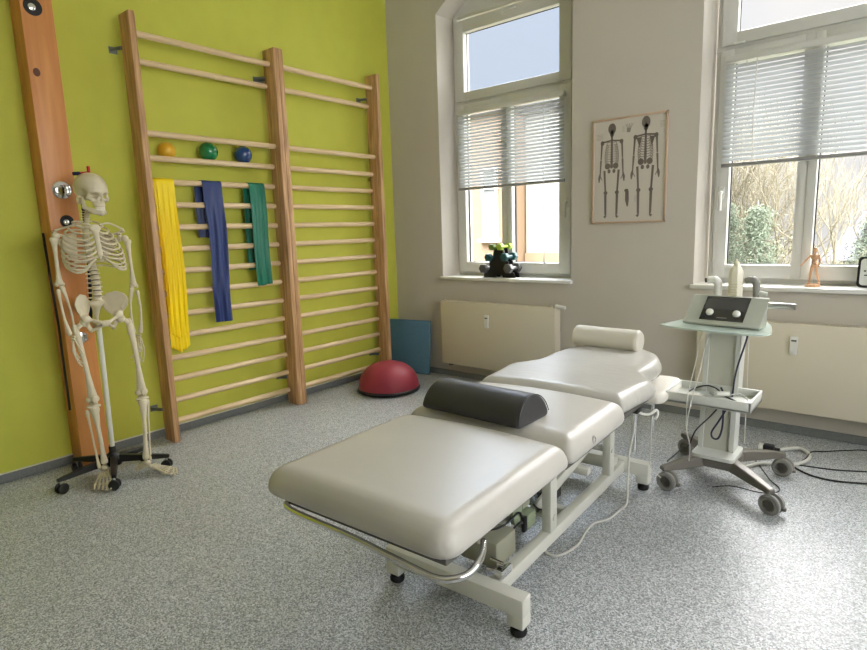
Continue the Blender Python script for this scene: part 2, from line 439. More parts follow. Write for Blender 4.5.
def blind(a, x0, x1, zt, zb, label, stick):
    B = thing('venetian_blind', label, 'blind', (a, .118, zb), group=None)
    w = x1-x0; h = zt-zb
    MB().box((x0, -.012, h+.02), (x1, .026, h+.056), .004).build('headrail', 'pvc', B)
    mb = MB(); pitch = .0245; n = int(h/pitch); rot = math.radians(58)
    for i in range(n):
        z = h-.004-i*pitch
        if z < .012: break
        pr = []
        for j in range(5):
            u = (j/4-.5)*.0255; cu = .0028*(1-(2*j/4-1)**2)
            pr.append((u*math.cos(rot)-cu*math.sin(rot), u*math.sin(rot)+cu*math.cos(rot)))
        top = [(p[0]+.0003, p[1]+.0003) for p in pr]
        vs = [(x, p[0], z+p[1]) for x in (x0+.003, x1-.003) for p in pr]
        fs = [(j, j+1, j+6, j+5) for j in range(4)]
        mb.add(vs, fs)
    mb.build('slats', 'slat', B, 180, fix=False)
    MB().box((x0, -.012, -.016), (x1, .014, .006), .004).build('bottom_rail', 'greyrail', B)
    for x in ((x0+.11), (x0+x1)/2, x1-.11):
        mb = MB(); mb.box((x-.0012, -.0131, 0), (x+.0012, -.0119, h+.02)); mb.box((x-.0012, -.013, -.003), (x+.0012, .0141, -.001)); mb.box((x-.0012, .0129, 0), (x+.0012, .0141, h+.02)); mb.build('ladder_cord', 'pvc', B, 0)
    mb = MB()
    if not stick: mb.tube([(x1-.15, -.02, h+.02), (x1-.152, -.02, .4), (x1-.15, -.02, -.56)], .0022, 6); mb.lathe([(.003, 0), (.008, .01), (.006, .04), (.002, .045)], 10, Matrix.Translation((x1-.15, -.02, -.6)))
    else:
        mb.tube([(x0+.165, -.018, h+.02), (x0+.16, -.018, h/2), (x0+.165, -.018, .02)], .0035, 6)
    mb.build('pull_cord', 'pvc', B)
    return B
blind(wins[0][0], .098, 1.025, 2.065, 1.525, 'half lowered white venetian blind on the narrow window beside the skeleton poster', False)
blind(wins[1][0], .098, 1.045, 2.07, 1.525, 'half lowered white venetian blind on the window behind the wheeled device trolley', True)

# ------------------------------------------------------------------ wooden post
P_ = thing('wooden_post', 'square orange pine post standing against the green wall behind the skeleton', 'post', (.07, -2.583, 0))
MB().box((-.068, -.07, 0), (.075, .07, RZ), .004).build('shaft', 'beamwood', P_, 30)
def plate(y, z, r=.044, metal=True):
    X = Matrix.Translation((.0755, y+2.583, z)) @ Matrix.Rotation(PI/2, 4, 'Y')
    if metal:
        o = MB().lathe([(r, 0), (r, .002), (r*.93, .005), (r*.4, .007), (r*.36, .011), (r*.2, .0115)], 28, X).build('bolt_plate', 'chrome', P_)
        for k in range(4):
            t = PI/4+k*PI/2; MB().lathe([(.005, .004), (.005, .009), (.002, .0095)], 8, X @ Matrix.Translation((r*.7*math.cos(t), r*.7*math.sin(t), 0))).build('screw', 'steel', o)
    else:
        MB().lathe([(r, 0), (r, .0015), (r*.97, .002)], 28, X).build('bore_cap', 'rubber', P_)
        MB().lathe([(r*.42, .002), (r*.42, .009), (r*.25, .012)], 16, X @ Matrix.Translation((.004, -.006, 0))).build('bolt_head', 'chrome', P_)
plate(-2.58, 1.461); plate(-2.578, .703, .03)
plate(-2.600, 2.318, .04, False); plate(-2.575, 1.305, .032, False)
MB().ball((.0755, -.037, 2.018), (.0012, .016, .02), 14, 8).build('knot', mat('dark knot', (96, 52, 28), .6), P_)
tag(MB().tube(spline([(.0, -2.672, 1.25), (.004, -2.668, 1.0), (.012, -2.664, .8), (.01, -2.664, .62), (.008, -2.664, .32)], 6), .006, 8).build('hanging_cable', 'cable_b', loc=(.09, 0, 0)), 'thin black cable hanging down the shaded side of the orange wooden post', 'cable')

# ------------------------------------------------------------------ wall bars
def zk(k): return .0993+((16-k) if k >= 3 else (18-k))*.13
YA, YB, YC, PW = -2.172, -1.2685, -.3379, .036
def wall_bars(y0, y1, label, group):
    B = thing('wall_bars', label, 'wall bars', (.13, y0, 0), group=group)
    L = y1-y0+PW
    for i, yy in enumerate((0, L-PW)):
        p = MB().box((-.062, yy, 0), (.062, yy+PW, 2.406), .005).build('post', 'beech', B, 30)
    zk_x = {1: .0, 3: .0, 4: -.034}
    for k in range(1, 17):
        x = zk_x.get(k, -.047)
        MB().rod((x, PW-.008, zk(k)), (x, L-PW+.008, zk(k)), .0175, 16).build('rung', 'rung', B)
    for yy in (0, L-PW):
        for z in (2.235, .19):
            mb = MB(); s = -1 if yy == 0 else -1
            mb.box((-.1295, yy-.04, z-.018), (-.125, yy+.004, z+.018), .001); mb.tube([(-.127, yy-.028, z), (-.09, yy-.02, z), (-.05, yy-.004, z)], .010, 8)
            mb.ball((-.118, yy-.028, z), .011, 10, 6)
            mb.build('wall_bracket', 'darkmetal', B)
    return B
g = 'wooden wall bar sections on the green wall'
wall_bars(YA, YB-0.0, 'tall wooden wall bar section holding the small balls and the hanging bands', g)
wall_bars(YB+PW+.001, YC, 'tall wooden wall bar section with bare rungs, nearest the room corner', g)

def ballobj(y, r, m, label, x4=.096):
    dx = (x4-(r+.002)); R = r+.0185; dz = math.sqrt(max(R*R-dx*dx, 1e-5))
    o = MB().lathe([(max(r*math.sin(t*PI/24), .0005), -r*math.cos(t*PI/24)) for t in range(25)], 36).build('exercise_ball', m, smooth=180, loc=(r+.002, y, zk(4)+dz))
    return tag(o, label, 'ball', 'small balls on the wall bars')
ballobj(-1.972, .050, 'yel_ball', 'small yellow ball resting behind a rung of the wall bars')
ballobj(-1.712, .058, 'grn_ball', 'small glossy green ball resting behind a rung of the wall bars')
ballobj(-1.470, .058, 'blu_ball', 'small glossy dark blue ball resting behind a rung of the wall bars')

def band(y0, y1, zfront, zback, m, label, folds, seed, ragged=.02, shift=-.012, sway=0):
    rnd = random.Random(seed); zc = zk(5); r = .0205; xc = .083
    nu, nv = 40, 60; w = y1-y0; ph = [rnd.uniform(0, 6.28) for _ in range(6)]
    T = thing('resistance_band', label, 'exercise band', (xc, (y0+y1)/2, zc), group='exercise bands hanging on the wall bars')
    def sheet(front, zend, inset, off, name):
        vs = []; fs = []
        for j in range(nv+1):
            t = j/nv
            for i in range(nu+1):
                u = i/nu
                e = zend+ragged*math.sin(u*5+ph[3])*.6+ragged*.5*(1 if u > .55 else 0)
                arc = r*PI/2
                L_ = arc+(zc-e)
                s_ = t*L_
                if s_ < arc: a = s_/r; x = r*math.sin(a); z = r*math.cos(a)
                else: x = r; z = -(s_-arc)
                amp = min(1, max(0, (s_-.02)/.25))
                wr = (math.sin(u*folds*6.28+ph[0]+1.5*math.sin(s_*5+ph[1]))*.6+math.sin(u*folds*13+ph[2]+s_*4)*.3)
                x += (wr+1)*.0085*amp+off
                yy = (u-.5)*(w-2*inset)*(1-.10*math.sin(min(1, s_/.5)*PI/2)*(.5+.5*math.sin(s_*3+ph[4])))+.004*math.sin(s_*9+ph[5])*amp+sway*s_
                if not front: x = -x; yy += shift*min(1, s_/.05)
                vs.append((x, yy, z))
        for j in range(nv):
            for i in range(nu):
                a = j*(nu+1)+i; fs.append((a, a+1, a+nu+2, a+nu+1))
        o = MB().add(vs, fs).build(name, m, T, 180, fix=False)
        md = o.modifiers.new('thickness', 'SOLIDIFY'); md.thickness = .0015; md.offset = 0
        return o
    sheet(True, zfront, 0, .0, 'front_fall'); sheet(False, zback, .0, .0, 'back_fall')
    if ragged > .03: sheet(True, zfront+.08, .012, .005, 'outer_fold')
    return T
band(-2.095, -1.972, .535, .62, 'yel_band', 'bright yellow latex band, longest of those draped over a rung', 3, 1, .031, .006)
band(-1.797, -1.668, .665, 1.20, 'blue_band', 'dark blue latex band draped over a rung beside the yellow one', 2, 2, .008, -.03)
band(-1.474, -1.355, .873, .98, 'grn_band', 'green latex band, shortest of those draped over a rung', 2, 3, .004, -.016)
#PART2
# ------------------------------------------------------------------ skeleton on its rolling stand
S = thing('anatomical_skeleton', 'life-size ivory human skeleton model on a rolling stand before the green wall', 'skeleton', (.36, -2.548, 0))
def SL(x, y, z): return (x-.36, y+2.548, z)      # world -> local
def bone(mb, a, b, r0, rm, r1, n=12, e0=None, e1=None, bow=(0, 0, 0)):
    """long bone: swollen ends e0/e1 around a narrower shaft"""
    a, b, bow = Vector(a), Vector(b), Vector(bow); e0 = e0 or r0*1.5; e1 = e1 or r1*1.5
    ts = [0, .02, .06, .12, .22, .36, .5, .64, .78, .88, .94, .98, 1]
    rs = [e0*.55, e0*.9, e0, r0*1.1, r0*.9, rm, rm, rm, r1*.9, r1*1.1, e1, e1*.9, e1*.55]
    mb.tube([a+(b-a)*t+bow*math.sin(PI*t) for t in ts], rs, n); return mb
# skull
SK = .90
def f_skull(P):
    d = sE(P, (-.012, 0, .035), (.092, .072, .070))
    d = smin(d, sE(P, (-.045, 0, .015), (.058, .060, .055)), .02)
    d = smin(d, sE(P, (.050, 0, .014), (.036, .050, .040)), .02)
    d = smin(d, sE(P, (.056, 0, -.040), (.026, .032, .040)), .012)
    d = smin(d, sE(P, (.072, 0, .006), (.016, .046, .010)), .008)
    for s in (-1, 1):
        d = smin(d, sC(P, (.062, s*.040, -.034), (.050, s*.052, -.026), .012, .009), .008)
        d = smin(d, sC(P, (.050, s*.052, -.026), (.056, s*.048, .004), .006, .006), .006)
        d = smin(d, sC(P, (.052, s*.055, -.028), (-.012, s*.066, -.026), .0065), .005)
        d = smin(d, sE(P, (-.028, s*.054, -.042), (.018, .013, .024)), .010)
    d = smin(d, sE(P, (.068, 0, -.064), (.022, .026, .014)), .010)
    for s in (-1, 1):
        d = smax(d, -sE(P, (.076, s*.0265, -.012), (.040, .0180, .0155)), .004)
        d = smax(d, -sE(P, (.018, s*.068, -.010), (.030, .018, .028)), .006)
    d = smax(d, -sE(P, (.094, 0, -.040), (.030, .0105, .0150)), .003)
    d = smin(d, sC(P, (.080, 0, -.004), (.094, 0, -.022), .0055, .0035), .004)
    return d
def f_jaw(P):
    d = np.full(len(P), 1e9)
    for s in (-1, 1):
        d = smin(d, sC(P, (.000, s*.052, -.034), (.008, s*.050, -.078), .0085, .010), .008)
        d = smin(d, sC(P, (.008, s*.050, -.078), (.058, s*.027, -.101), .0105, .0105), .010)
        d = smin(d, sC(P, (.058, s*.027, -.101), (.080, 0, -.104), .0105, .012), .010)
        d = smin(d, sC(P, (.030, s*.040, -.082), (.074, s*.010, -.091), .006), .008)
    return d
HY = math.radians(10)
HM = Matrix.Translation(SL(.385, -2.530, 1.434)) @ Matrix.Rotation(HY, 4, 'Z') @ Matrix.Rotation(math.radians(6), 4, 'Y') @ Matrix.Scale(SK, 4)
sk = MB().sdf(f_skull, (-.12, -.085, -.09), (.115, .085, .115), .0042, HM).build('skull', 'bone', S, 180)
MB().sdf(f_jaw, (-.02, -.07, -.125), (.105, .07, -.02), .004, HM).build('jaw', 'bone', sk, 180)
mb = MB()
for row, z, r in ((0, -.0775, .5), (1, -.087, .45)):
    for i in range(-5, 6):
        a = i*.21; x = .050+.036*math.cos(a)-(.003*row); y = .026*math.sin(a)*1.02
        mb.ball((x, y, z), (.0035, .0036, .0058), 8, 6)
mb.v = [tuple(HM @ Vector(p)) for p in mb.v]; mb.build('teeth', 'tooth', sk, 180)

# spine
sp = bpy.data.objects.new('spine', None); COL.objects.link(sp); sp.parent = S
def spine_pt(t):   # t 0 = sacrum top, 1 = skull base
    z = .905+t*(1.345-.905); x = .338-.030*math.sin(t*PI*1.0)+.018*math.sin(t*2*PI)-(-.016 if t > .8 else 0)*(t-.8)*5
    return Vector(SL(x, -2.547+.002*math.sin(t*6), z))
def vert_mesh(w, h):
    mb = MB(); mb.lathe([(w*.9, -h/2), (w, -h*.42), (w*.82, -h*.1), (w*.82, h*.1), (w, h*.42), (w*.9, h/2)], 16)
    mb.tube([(-w*.6, 0, 0), (-w*1.7, 0, -h*.25), (-w*2.4, 0, -h*.7)], [w*.4, w*.24, w*.2], 8)
    for s in (-1, 1):
        mb.tube([(-w*.7, 0, 0), (-w*1.0, s*w*.9, h*.05), (-w*1.15, s*w*1.7, h*.12)], [w*.32, w*.22, w*.16], 8)
    return mb
nV = 24; z = 0
ps = []
hs = [.030]*5+[.0225]*12+[.0135]*7
tot = sum(hs); acc = 0
for i in range(nV):
    h = hs[i]; t = (acc+h/2)/tot; acc += h; w = .0215-.0085*i/nV if i < 17 else .0125
    p = spine_pt(t); q = spine_pt(min(1, t+.01))
    o = vert_mesh(w, h*.80*(1.345-.905)/tot).build('vertebra', 'bone', sp); o.location = p
    d = (q-spine_pt(t-.01)); o.rotation_euler = (0, math.atan2(d.x, d.z), 0)
    dp = spine_pt(acc/tot)
    if i < 23: mb = MB().lathe([(w*.86, -.0035), (w*.9, 0), (w*.86, .0035)], 14); o2 = mb.build('disc', 'disc' if i < 6 else 'cartilage', sp); o2.location = dp; o2.rotation_euler = o.rotation_euler
# rib cage
rc = bpy.data.objects.new('rib_cage', None); COL.objects.link(rc); rc.parent = S; rc.location = (0, -.010, 0)
cy = 0.001
widths = [.050, .074, .091, .103, .111, .117, .121, .123, .122, .118, .106, .09]
zsp = [1.298-.0200*i for i in range(12)]
drop = [.030, .040, .050, .056, .062, .068, .072, .076, .078, .074, .055, .04]
def sx(z): return .338-.030*math.sin((z-.905)/.44*PI)+.018*math.sin((z-.905)/.44*2*PI)-.36
stern_top, stern_bot = Vector((.082, 0, 1.272)), Vector((.108, 0, 1.122))
for i in range(12):
    w = widths[i]; z0 = zsp[i]; dep = .055+.062*min(1, (i+1)/6)
    xb = sx(z0)-.006
    for s in (-1, 1):
        pts = []; rs = []
        amax = [1.0, 1.0, 1.0, 1.0, 1.0, 1.0, .93, .88, .84, .80, .58, .45][i]*.86*PI
        for k in range(23):
            a = amax*k/22       # 0 at spine, pi at the sternum
            x = xb+dep*(1-math.cos(a))*.5*1.72-.026*math.sin(a)*math.exp(-((a-.6)/.5)**2)
            y = s*(.010+w*math.sin(min(a, PI))**.85) if a < PI else 0
            z = z0+.004*math.sin(a*2)-drop[i]*(1-math.cos(a))/2
            pts.append((x, y, z)); rs.append(.0048 if 1 < k < 21 else .0042)
        MB().tube(spline(pts, 2), .0056, 8, flat=.72).build('rib', 'bone', rc, 180)
        if i < 10:      # costal cartilage up to the sternum
            e = Vector(pts[-1]); tt = min(1, i/6.3); st = stern_top.lerp(stern_bot, tt)+Vector((-.002, s*.011, 0))
            if i <= 6: c = spline([e, e.lerp(st, .5)+Vector((.006, 0, -.004)), st], 5)
            else:
                st = stern_bot+Vector((-.003, s*(.012+.008*(i-6)), -.006*(i-6)))
                c = spline([e, e.lerp(st, .45)+Vector((.008, 0, -.016)), st], 5)
            MB().tube(c, .0054, 8).build('costal_cartilage', 'bone', rc, 180)
def f_stern(P):
    d = sE(P, (.086, 0, 1.262), (.009, .026, .021))
    d = smin(d, sC(P, (.089, 0, 1.240), (.106, 0, 1.138), .011, .014), .012)
    return smin(d, sC(P, (.106, 0, 1.133), (.106, 0, 1.110), .006, .004), .008)
MB().sdf(f_stern, (.065, -.035, 1.095), (.125, .035, 1.29), .004).build('sternum', 'bone', rc, 180)

SH = {-1: Vector(SL(.362, -2.712, 1.226)), 1: Vector(SL(.352, -2.378, 1.206))}
EL = {-1: Vector(SL(.368, -2.716, .992)), 1: Vector(SL(.36, -2.374, .951))}
WR = {-1: Vector(SL(.395, -2.700, .757)), 1: Vector(SL(.372, -2.386, .712))}
for s in (-1, 1):
    MB().tube(spline([(.080, s*.020-.008, 1.276), (.070, s*.06-.006, 1.286), (.03, s*.11, 1.272), (-.004, s*.152, 1.256)], 5), [.0085]+[.0058]*13+[.0075, .008], 10, flat=.8).build('clavicle', 'bone', S, 180)
    def f_scap(P, s=s):
        Q = P.copy(); Q[:, 1] *= s
        # thin triangular blade
        tri = [(.050, 1.235), (.060, 1.105), (.140, 1.205)]
        q2 = np.stack([Q[:, 1], Q[:, 2]], 1); d2 = poly2d(q2, tri)-.008
        xpl = -.062+ (Q[:, 1]-.05)*.33
        d = smax(d2, np.abs(Q[:, 0]-xpl)-.0035, .003)
        d = smin(d, sC(Q, (-.060, .055, 1.215), (-.022, .150, 1.243), .0045, .007), .006)
        d = smin(d, sE(Q, (-.014, .156, 1.247), (.016, .011, .007)), .008)
        d = smin(d, sE(Q, (-.025, .143, 1.218), (.012, .009, .018)), .010)
        return smin(d, sC(Q, (-.022, .135, 1.230), (.012, .133, 1.233), .0055, .005), .006)
    lo, hi = (.03, .175) if s > 0 else (-.175, -.03)
    MB().sdf(f_scap, (-.085, lo, 1.085), (.03, hi, 1.265), .0042).build('scapula', 'bone', S, 180)
    a, b, c = SH[s], EL[s], WR[s]
    mb = bone(MB(), a, b+Vector((0, 0, .008)), .0125, .0088, .012, e0=.019, e1=.017); mb.ball(a+Vector((.0, -s*.010, .004)), .0175); mb.ball(b+Vector((0, .012, .012)), .0105, 10, 6); mb.ball(b+Vector((0, -.012, .012)), .0105, 10, 6)
    mb.build('humerus', 'bone', S, 180)
    bone(MB(), b+Vector((-.006, s*-.008, .006)), c+Vector((-.002, -s*.013, .004)), .009, .0052, .005, e0=.0125, e1=.0065, bow=(-.006, -s*.012, 0)).build('ulna', 'bone', S, 180)
    bone(MB(), b+Vector((.006, s*.010, -.010)), c+Vector((.004, s*.010, .002)), .0065, .0056, .009, e0=.0095, e1=.012, bow=(.008, s*.008, 0)).build('radius', 'bone', S, 180)
    # hand: carpals, metacarpals, phalanges; fingers hang down, the palm turned to the thigh
    mb = MB(); rnd = random.Random(5)
    for i in range(8):
        mb.ball(c+Vector(((i % 4-1.5)*.010, (rnd.random()-.5)*.008, -.008-(i//4)*.011)), (.0068, .0058, .0068), 8, 6)
    L_ = [.055, .060, .057, .053]; F_ = [(.034, .023, .016), (.038, .025, .017), (.035, .024, .016), (.028, .018, .014)]
    for k in range(4):
        x0 = .018-.012*k; d = Vector((.16-.10*k, s*(.03-.06*(k-1.5)), -1)).normalized(); p = c+Vector((x0*.8, -s*.004*(k-1.5), -.024))
        q = p+d*L_[k]; bone(mb, p, q, .0042, .0030, .0044, 8, e0=.0052, e1=.0054); p = q
        cur = .12
        for l in F_[k]:
            cur += .22+.05*k; dd = Vector((d.x, -s*math.sin(cur)*.55, -math.cos(cur))).normalized()
            q = p+dd*l; bone(mb, p+dd*.002, q, .0036, .0026, .0034, 8, e0=.0045, e1=.004); p = q
    p = c+Vector((.020, 0, -.018)); 
    for l, d in ((.036, (.55, -s*.25, -1)), (.026, (.35, -s*.35, -1)), (.018, (.1, -s*.4, -1))):
        dd = Vector(d).normalized(); q = p+dd*l; bone(mb, p, q, .0042, .0032, .0038, 8, e0=.0052, e1=.0046); p = q
    mb.build('hand', 'bone', S, 180)
# pelvis
def f_pelvis(P):
    d = np.full(len(P), 1e9)
    for s in (-1, 1):
        Q = P.copy(); Q[:, 1] *= s; x, y, z = Q[:, 0], Q[:, 1], Q[:, 2]
        # iliac wing: a curved fan blade
        q2 = np.stack([y, z], 1)
        fan = [(.032, .905), (.050, .934), (.082, .944), (.108, .932), (.122, .902), (.116, .872), (.094, .838), (.062, .826), (.040, .855)]
        d2 = poly2d(q2, fan)-.004
        surf = -.048+ (y-.036)*.95+ .55*(y-.07)*(z-.88)
        w = smax(d2, np.abs(x-surf)*.72-.0042, .004)
        w = smin(w, sC(Q, (.022, .116, .893), (.014, .098, .862), .006, .006), .006)
        w = smin(w, sE(Q, (.012, .076, .822), (.024, .022, .024)), .014)      # hip socket block
        w = smin(w, sC(Q, (.020, .070, .822), (.050, .016, .800), .008, .0085), .008)
        w = smin(w, sC(Q, (-.002, .074, .808), (-.006, .052, .762), .0105, .011), .008)
        w = smin(w, sC(Q, (-.004, .052, .760), (.044, .014, .786), .0075, .0075), .006)
        w = smin(w, sC(Q, (-.052, .030, .895), (-.048, .048, .862), .010, .010), .010)
        d = np.minimum(d, w)
    d = smin(d, sE(P, (.050, 0, .795), (.009, .014, .017)), .008)
    return d
MB().sdf(f_pelvis, (-.08, -.13, .735), (.075, .13, .955), .0042).build('pelvis', 'bone', S, 180)
def f_sac(P):
    d = sE(P, (-.040, 0, .893), (.020, .038, .018))
    d = smin(d, sC(P, (-.046, 0, .885), (-.064, 0, .825), .024, .012), .012)
    return smin(d, sC(P, (-.064, 0, .822), (-.048, 0, .790), .008, .004), .006)
MB().sdf(f_sac, (-.10, -.045, .775), (-.01, .045, .92), .0045).build('sacrum', 'bone', S, 180)
# legs
HIPR = {-1: Vector((.004, -.098, .800)), 1: Vector((.016, .098, .800))}
KN = {-1: Vector(SL(.372, -2.640, .404)), 1: Vector(SL(.425, -2.424, .400))}
AN = {-1: Vector(SL(.410, -2.640, .078)), 1: Vector(SL(.495, -2.468, .066))}
FD = {-1: Vector((.90, -.44, 0)).normalized(), 1: Vector((.84, .54, 0)).normalized()}
for s in (-1, 1):
    h, k, a = HIPR[s], KN[s], AN[s]
    tro = h+Vector((-.006, s*.026, -.020)); d = (k-tro)
    mb = MB(); mb.ball(h+Vector((0, -s*.016, .006)), .0215, 16, 10)
    mb.tube([h+Vector((0, -s*.012, .004)), h+Vector((-.003, s*.010, -.008)), tro+Vector((0, 0, -.006))], [.013, .012, .014], 12)
    mb.ball(tro+Vector((0, 0, 0)), (.016, .014, .022), 12, 8)
    bone(mb, tro, k+Vector((0, 0, .018)), .0155, .0118, .017, 14, e0=.016, e1=.022, bow=(.016, 0, 0))
    for t in (-1, 1): mb.ball(k+Vector((-.004, t*.016, .014)), (.022, .0155, .0165), 14, 8)
    mb.ball(k+Vector((0, 0, .024)), (.020, .026, .020), 14, 8)
    mb.build('femur', 'bone', S, 180)
    MB().ball(k+Vector((.030, 0, .018)), (.008, .017, .019), 12, 8).build('patella', 'bone', S, 180)
    kt = k+Vector((0, 0, -.022)); mb = MB()
    mb.ball(kt+Vector((-.002, 0, 0)), (.024, .034, .011), 16, 8); bone(mb, kt, a+Vector((0, -s*.003, .006)), .0165, .0100, .0125, 14, e0=.024, e1=.0165, bow=(.006, 0, 0))
    mb.build('tibia', 'bone', S, 180)
    MB().tube(spline([k+Vector((0, -s*.0, -.014)), k+Vector((0, 0, -.014))], 1)+[], .001, 4) if False else None
    MB().lathe([(.020, -.0025), (.022, 0), (.020, .0025)], 14, Matrix.Translation(k+Vector((-.002, 0, -.0075)))).build('meniscus', 'cartilage', S, 180)
    side = Vector((0, s, 0))
    bone(MB(), kt+side*.030+Vector((-.012, 0, -.014)), a+side*.022+Vector((-.006, 0, -.010)), .006, .0045, .006, 8, e0=.0095, e1=.0095).build('fibula', 'bone', S, 180)
    # foot
    F = FD[s]; R_ = Vector((F.y, -F.x, 0)) if s < 0 else Vector((-F.y, F.x, 0))   # towards the little toe
    pit = .0 if s > 0 else -.0
    mb = MB(); g = a+Vector((0, 0, -.012))
    mb.ball(g, (.022, .019, .016), 12, 8)
    mb.tube([g+F*.010, g-F*.020+Vector((0, 0, -.014)), g-F*.048+Vector((0, 0, -.030))], [.014, .017, .014], 12); mb.ball(g-F*.050+Vector((0, 0, -.030)), .0165, 12, 8)
    for i in range(5):
        o_ = R_*((i-2)*.0105)
        mb.ball(g+F*.030+o_*1.0+Vector((0, 0, -.010-.002*i)), (.0105, .0098, .0095), 8, 6)
        mb.ball(g+F*.047+o_*1.05+Vector((0, 0, -.015-.002*i)), (.009, .0085, .0085), 8, 6)
        p = g+F*.052+o_*1.1+Vector((0, 0, -.018-.002*i)); q = g+F*(.122-.006*abs(i-1))+o_*1.75+Vector((0, 0, -.044 if s < 0 else -.040))
        bone(mb, p, q, .0052 if i else .0072, .0036 if i else .0055, .0055 if i else .008, 8, bow=(0, 0, .004))
        r = q+F*(.034-.004*i)+Vector((0, 0, -.003)); bone(mb, q+F*.002, r, .0042 if i else .006, .003 if i else .0045, .004, 8)
        bone(mb, r+F*.001, r+F*(.024-.002*i)+Vector((0, 0, -.003)), .0036 if i else .0055, .0028, .0034, 8)
    mb.build('foot', 'bone', S, 180)

ST = thing('skeleton_stand', 'black five-legged rolling stand with white pole carrying the skeleton', 'stand', (.360, -2.575, 0))
hub = Vector((0, 0, .082))
MB().lathe([(.0, .052), (.038, .052), (.040, .060), (.036, .098), (.026, .112), (.018, .118), (.017, .15)], 24).build('hub', 'blackplastic', ST, 40)
ends = [(.400, -2.838), (.572, -2.660), (.530, -2.378), (.305, -2.400), (.165, -2.690)]
for k, (x, y) in enumerate(ends):
    d = Vector((x-.360, y+2.575, 0)); L_ = d.length; d.normalize(); n = Vector((-d.y, d.x, 0))
    pr = []
    for (t, hw, zt, zb) in ((.02, .019, .104, .066), (L_*.5, .017, .094, .063), (L_*.9, .0145, .083, .062), (L_+.012, .011, .078, .062)):
        c = d*t; pr.append([(c+n*hw+Vector((0, 0, zb))), (c-n*hw+Vector((0, 0, zb))), (c-n*hw*.7+Vector((0, 0, zt))), (c+n*hw*.7+Vector((0, 0, zt)))])
    vs = [p for q in pr for p in q]; fs = [(0, 1, 2, 3), (15, 14, 13, 12)]+[(i*4+j, i*4+(j+1) % 4, i*4+4+(j+1) % 4, i*4+4+j) for i in range(3) for j in range(4)]
    lg = MB().add(vs, fs).build('leg', 'blackplastic', ST, 30)
    md = lg.modifiers.new('b', 'BEVEL'); md.width = .003; md.segments = 2
    e = d*(L_-.004); ang = random.uniform(0, 6)
    X = Matrix.Translation(e+Vector((0, 0, .026))) @ Matrix.Rotation(ang, 4, 'Z') @ Matrix.Rotation(PI/2, 4, 'X')
    mb = MB()
    for sgn in (-1, 1): mb.lathe([(.0, sgn*.004), (.020, sgn*.004), (.0255, sgn*.007), (.0255, sgn*.017), (.021, sgn*.020), (0, sgn*.020)], 20, X)
    cs = mb.build('caster', 'blackplastic', lg, 40)
    MB().tube([e+Vector((0, 0, .026)), e+Vector((0, 0, .066))], .006, 8).build('stem', 'steel', lg)
MB().cyl((0, 0, .11), (0, .010, .79), .0115, 16).build('pole', 'whitetube', ST)
MB().tube(spline([(-.100, .010, .79), (-.100, .030, 1.0), (-.095, .040, 1.3), (-.09, .040, 1.50), (-.09, .040, 1.535)], 5), .008, 10).build('rear_rod', 'navy', ST)
mb = MB(); mb.tube([(0, .01, .775), (-.04, .01, .775), (-.105, .010, .80)], .008, 10); mb.build('rod_bracket', 'steel', ST)
mb = MB(); mb.rod((-.09, .035, 1.535), (-.09, .088, 1.540), .0070); mb.rod((-.09, .086, 1.532), (-.09, .086, 1.572), .0075); mb.build('hook_top', 'redplastic', ST); MB().rod((-.09, .012, 1.532), (-.09, .045, 1.536), .0085).build('hook_sleeve', 'navy', ST)

# ------------------------------------------------------------------ balance dome, foam mat
B = thing('balance_trainer', 'red rubber half-ball balance trainer on black base near the room corner', 'balance trainer', (.452, -.615, 0))
MB().lathe([(.222, .004), (.236, .010), (.240, .024), (.234, .034), (.225, .036)], 64).build('base_platform', 'blackplastic', B, 50)
n = 20; MB().lathe([(.232, .034)]+[(.230*math.cos(t*PI/2/n)**.85 if t < n else .001, .040+.185*math.sin(t*PI/2/n)) for t in range(n+1)], 64).build('dome', 'red_dome', B, 180)
mb = MB(); X = Matrix.Translation((.215, -.18, -.046))
def rotp(p, ax, a, o): return o+Matrix.Rotation(a, 3, ax) @ (Vector(p)-o)
A0, A1 = Vector((.010, -.170, 0)), Vector((.425, -.095, 0)); dx = (A1-A0).normalized(); wM = (A1-A0).length
nrm = Vector((dx.y, -dx.x, 0)); upv = (Vector((0, 0, 1))-nrm*.10).normalized(); nr = dx.cross(upv).normalized()
XM = Matrix((( dx.x, nr.x, upv.x, A0.x), (dx.y, nr.y, upv.y, A0.y), (dx.z, nr.z, upv.z, 0.004), (0, 0, 0, 1)))
tag(MB().box((0, -.012, 0), (wM, .012, .455), .010, XM, 3).build('foam_mat', 'bluefoam', smooth=50), 'blue foam balance pad leaning against the wall between wall bars and radiator', 'mat')

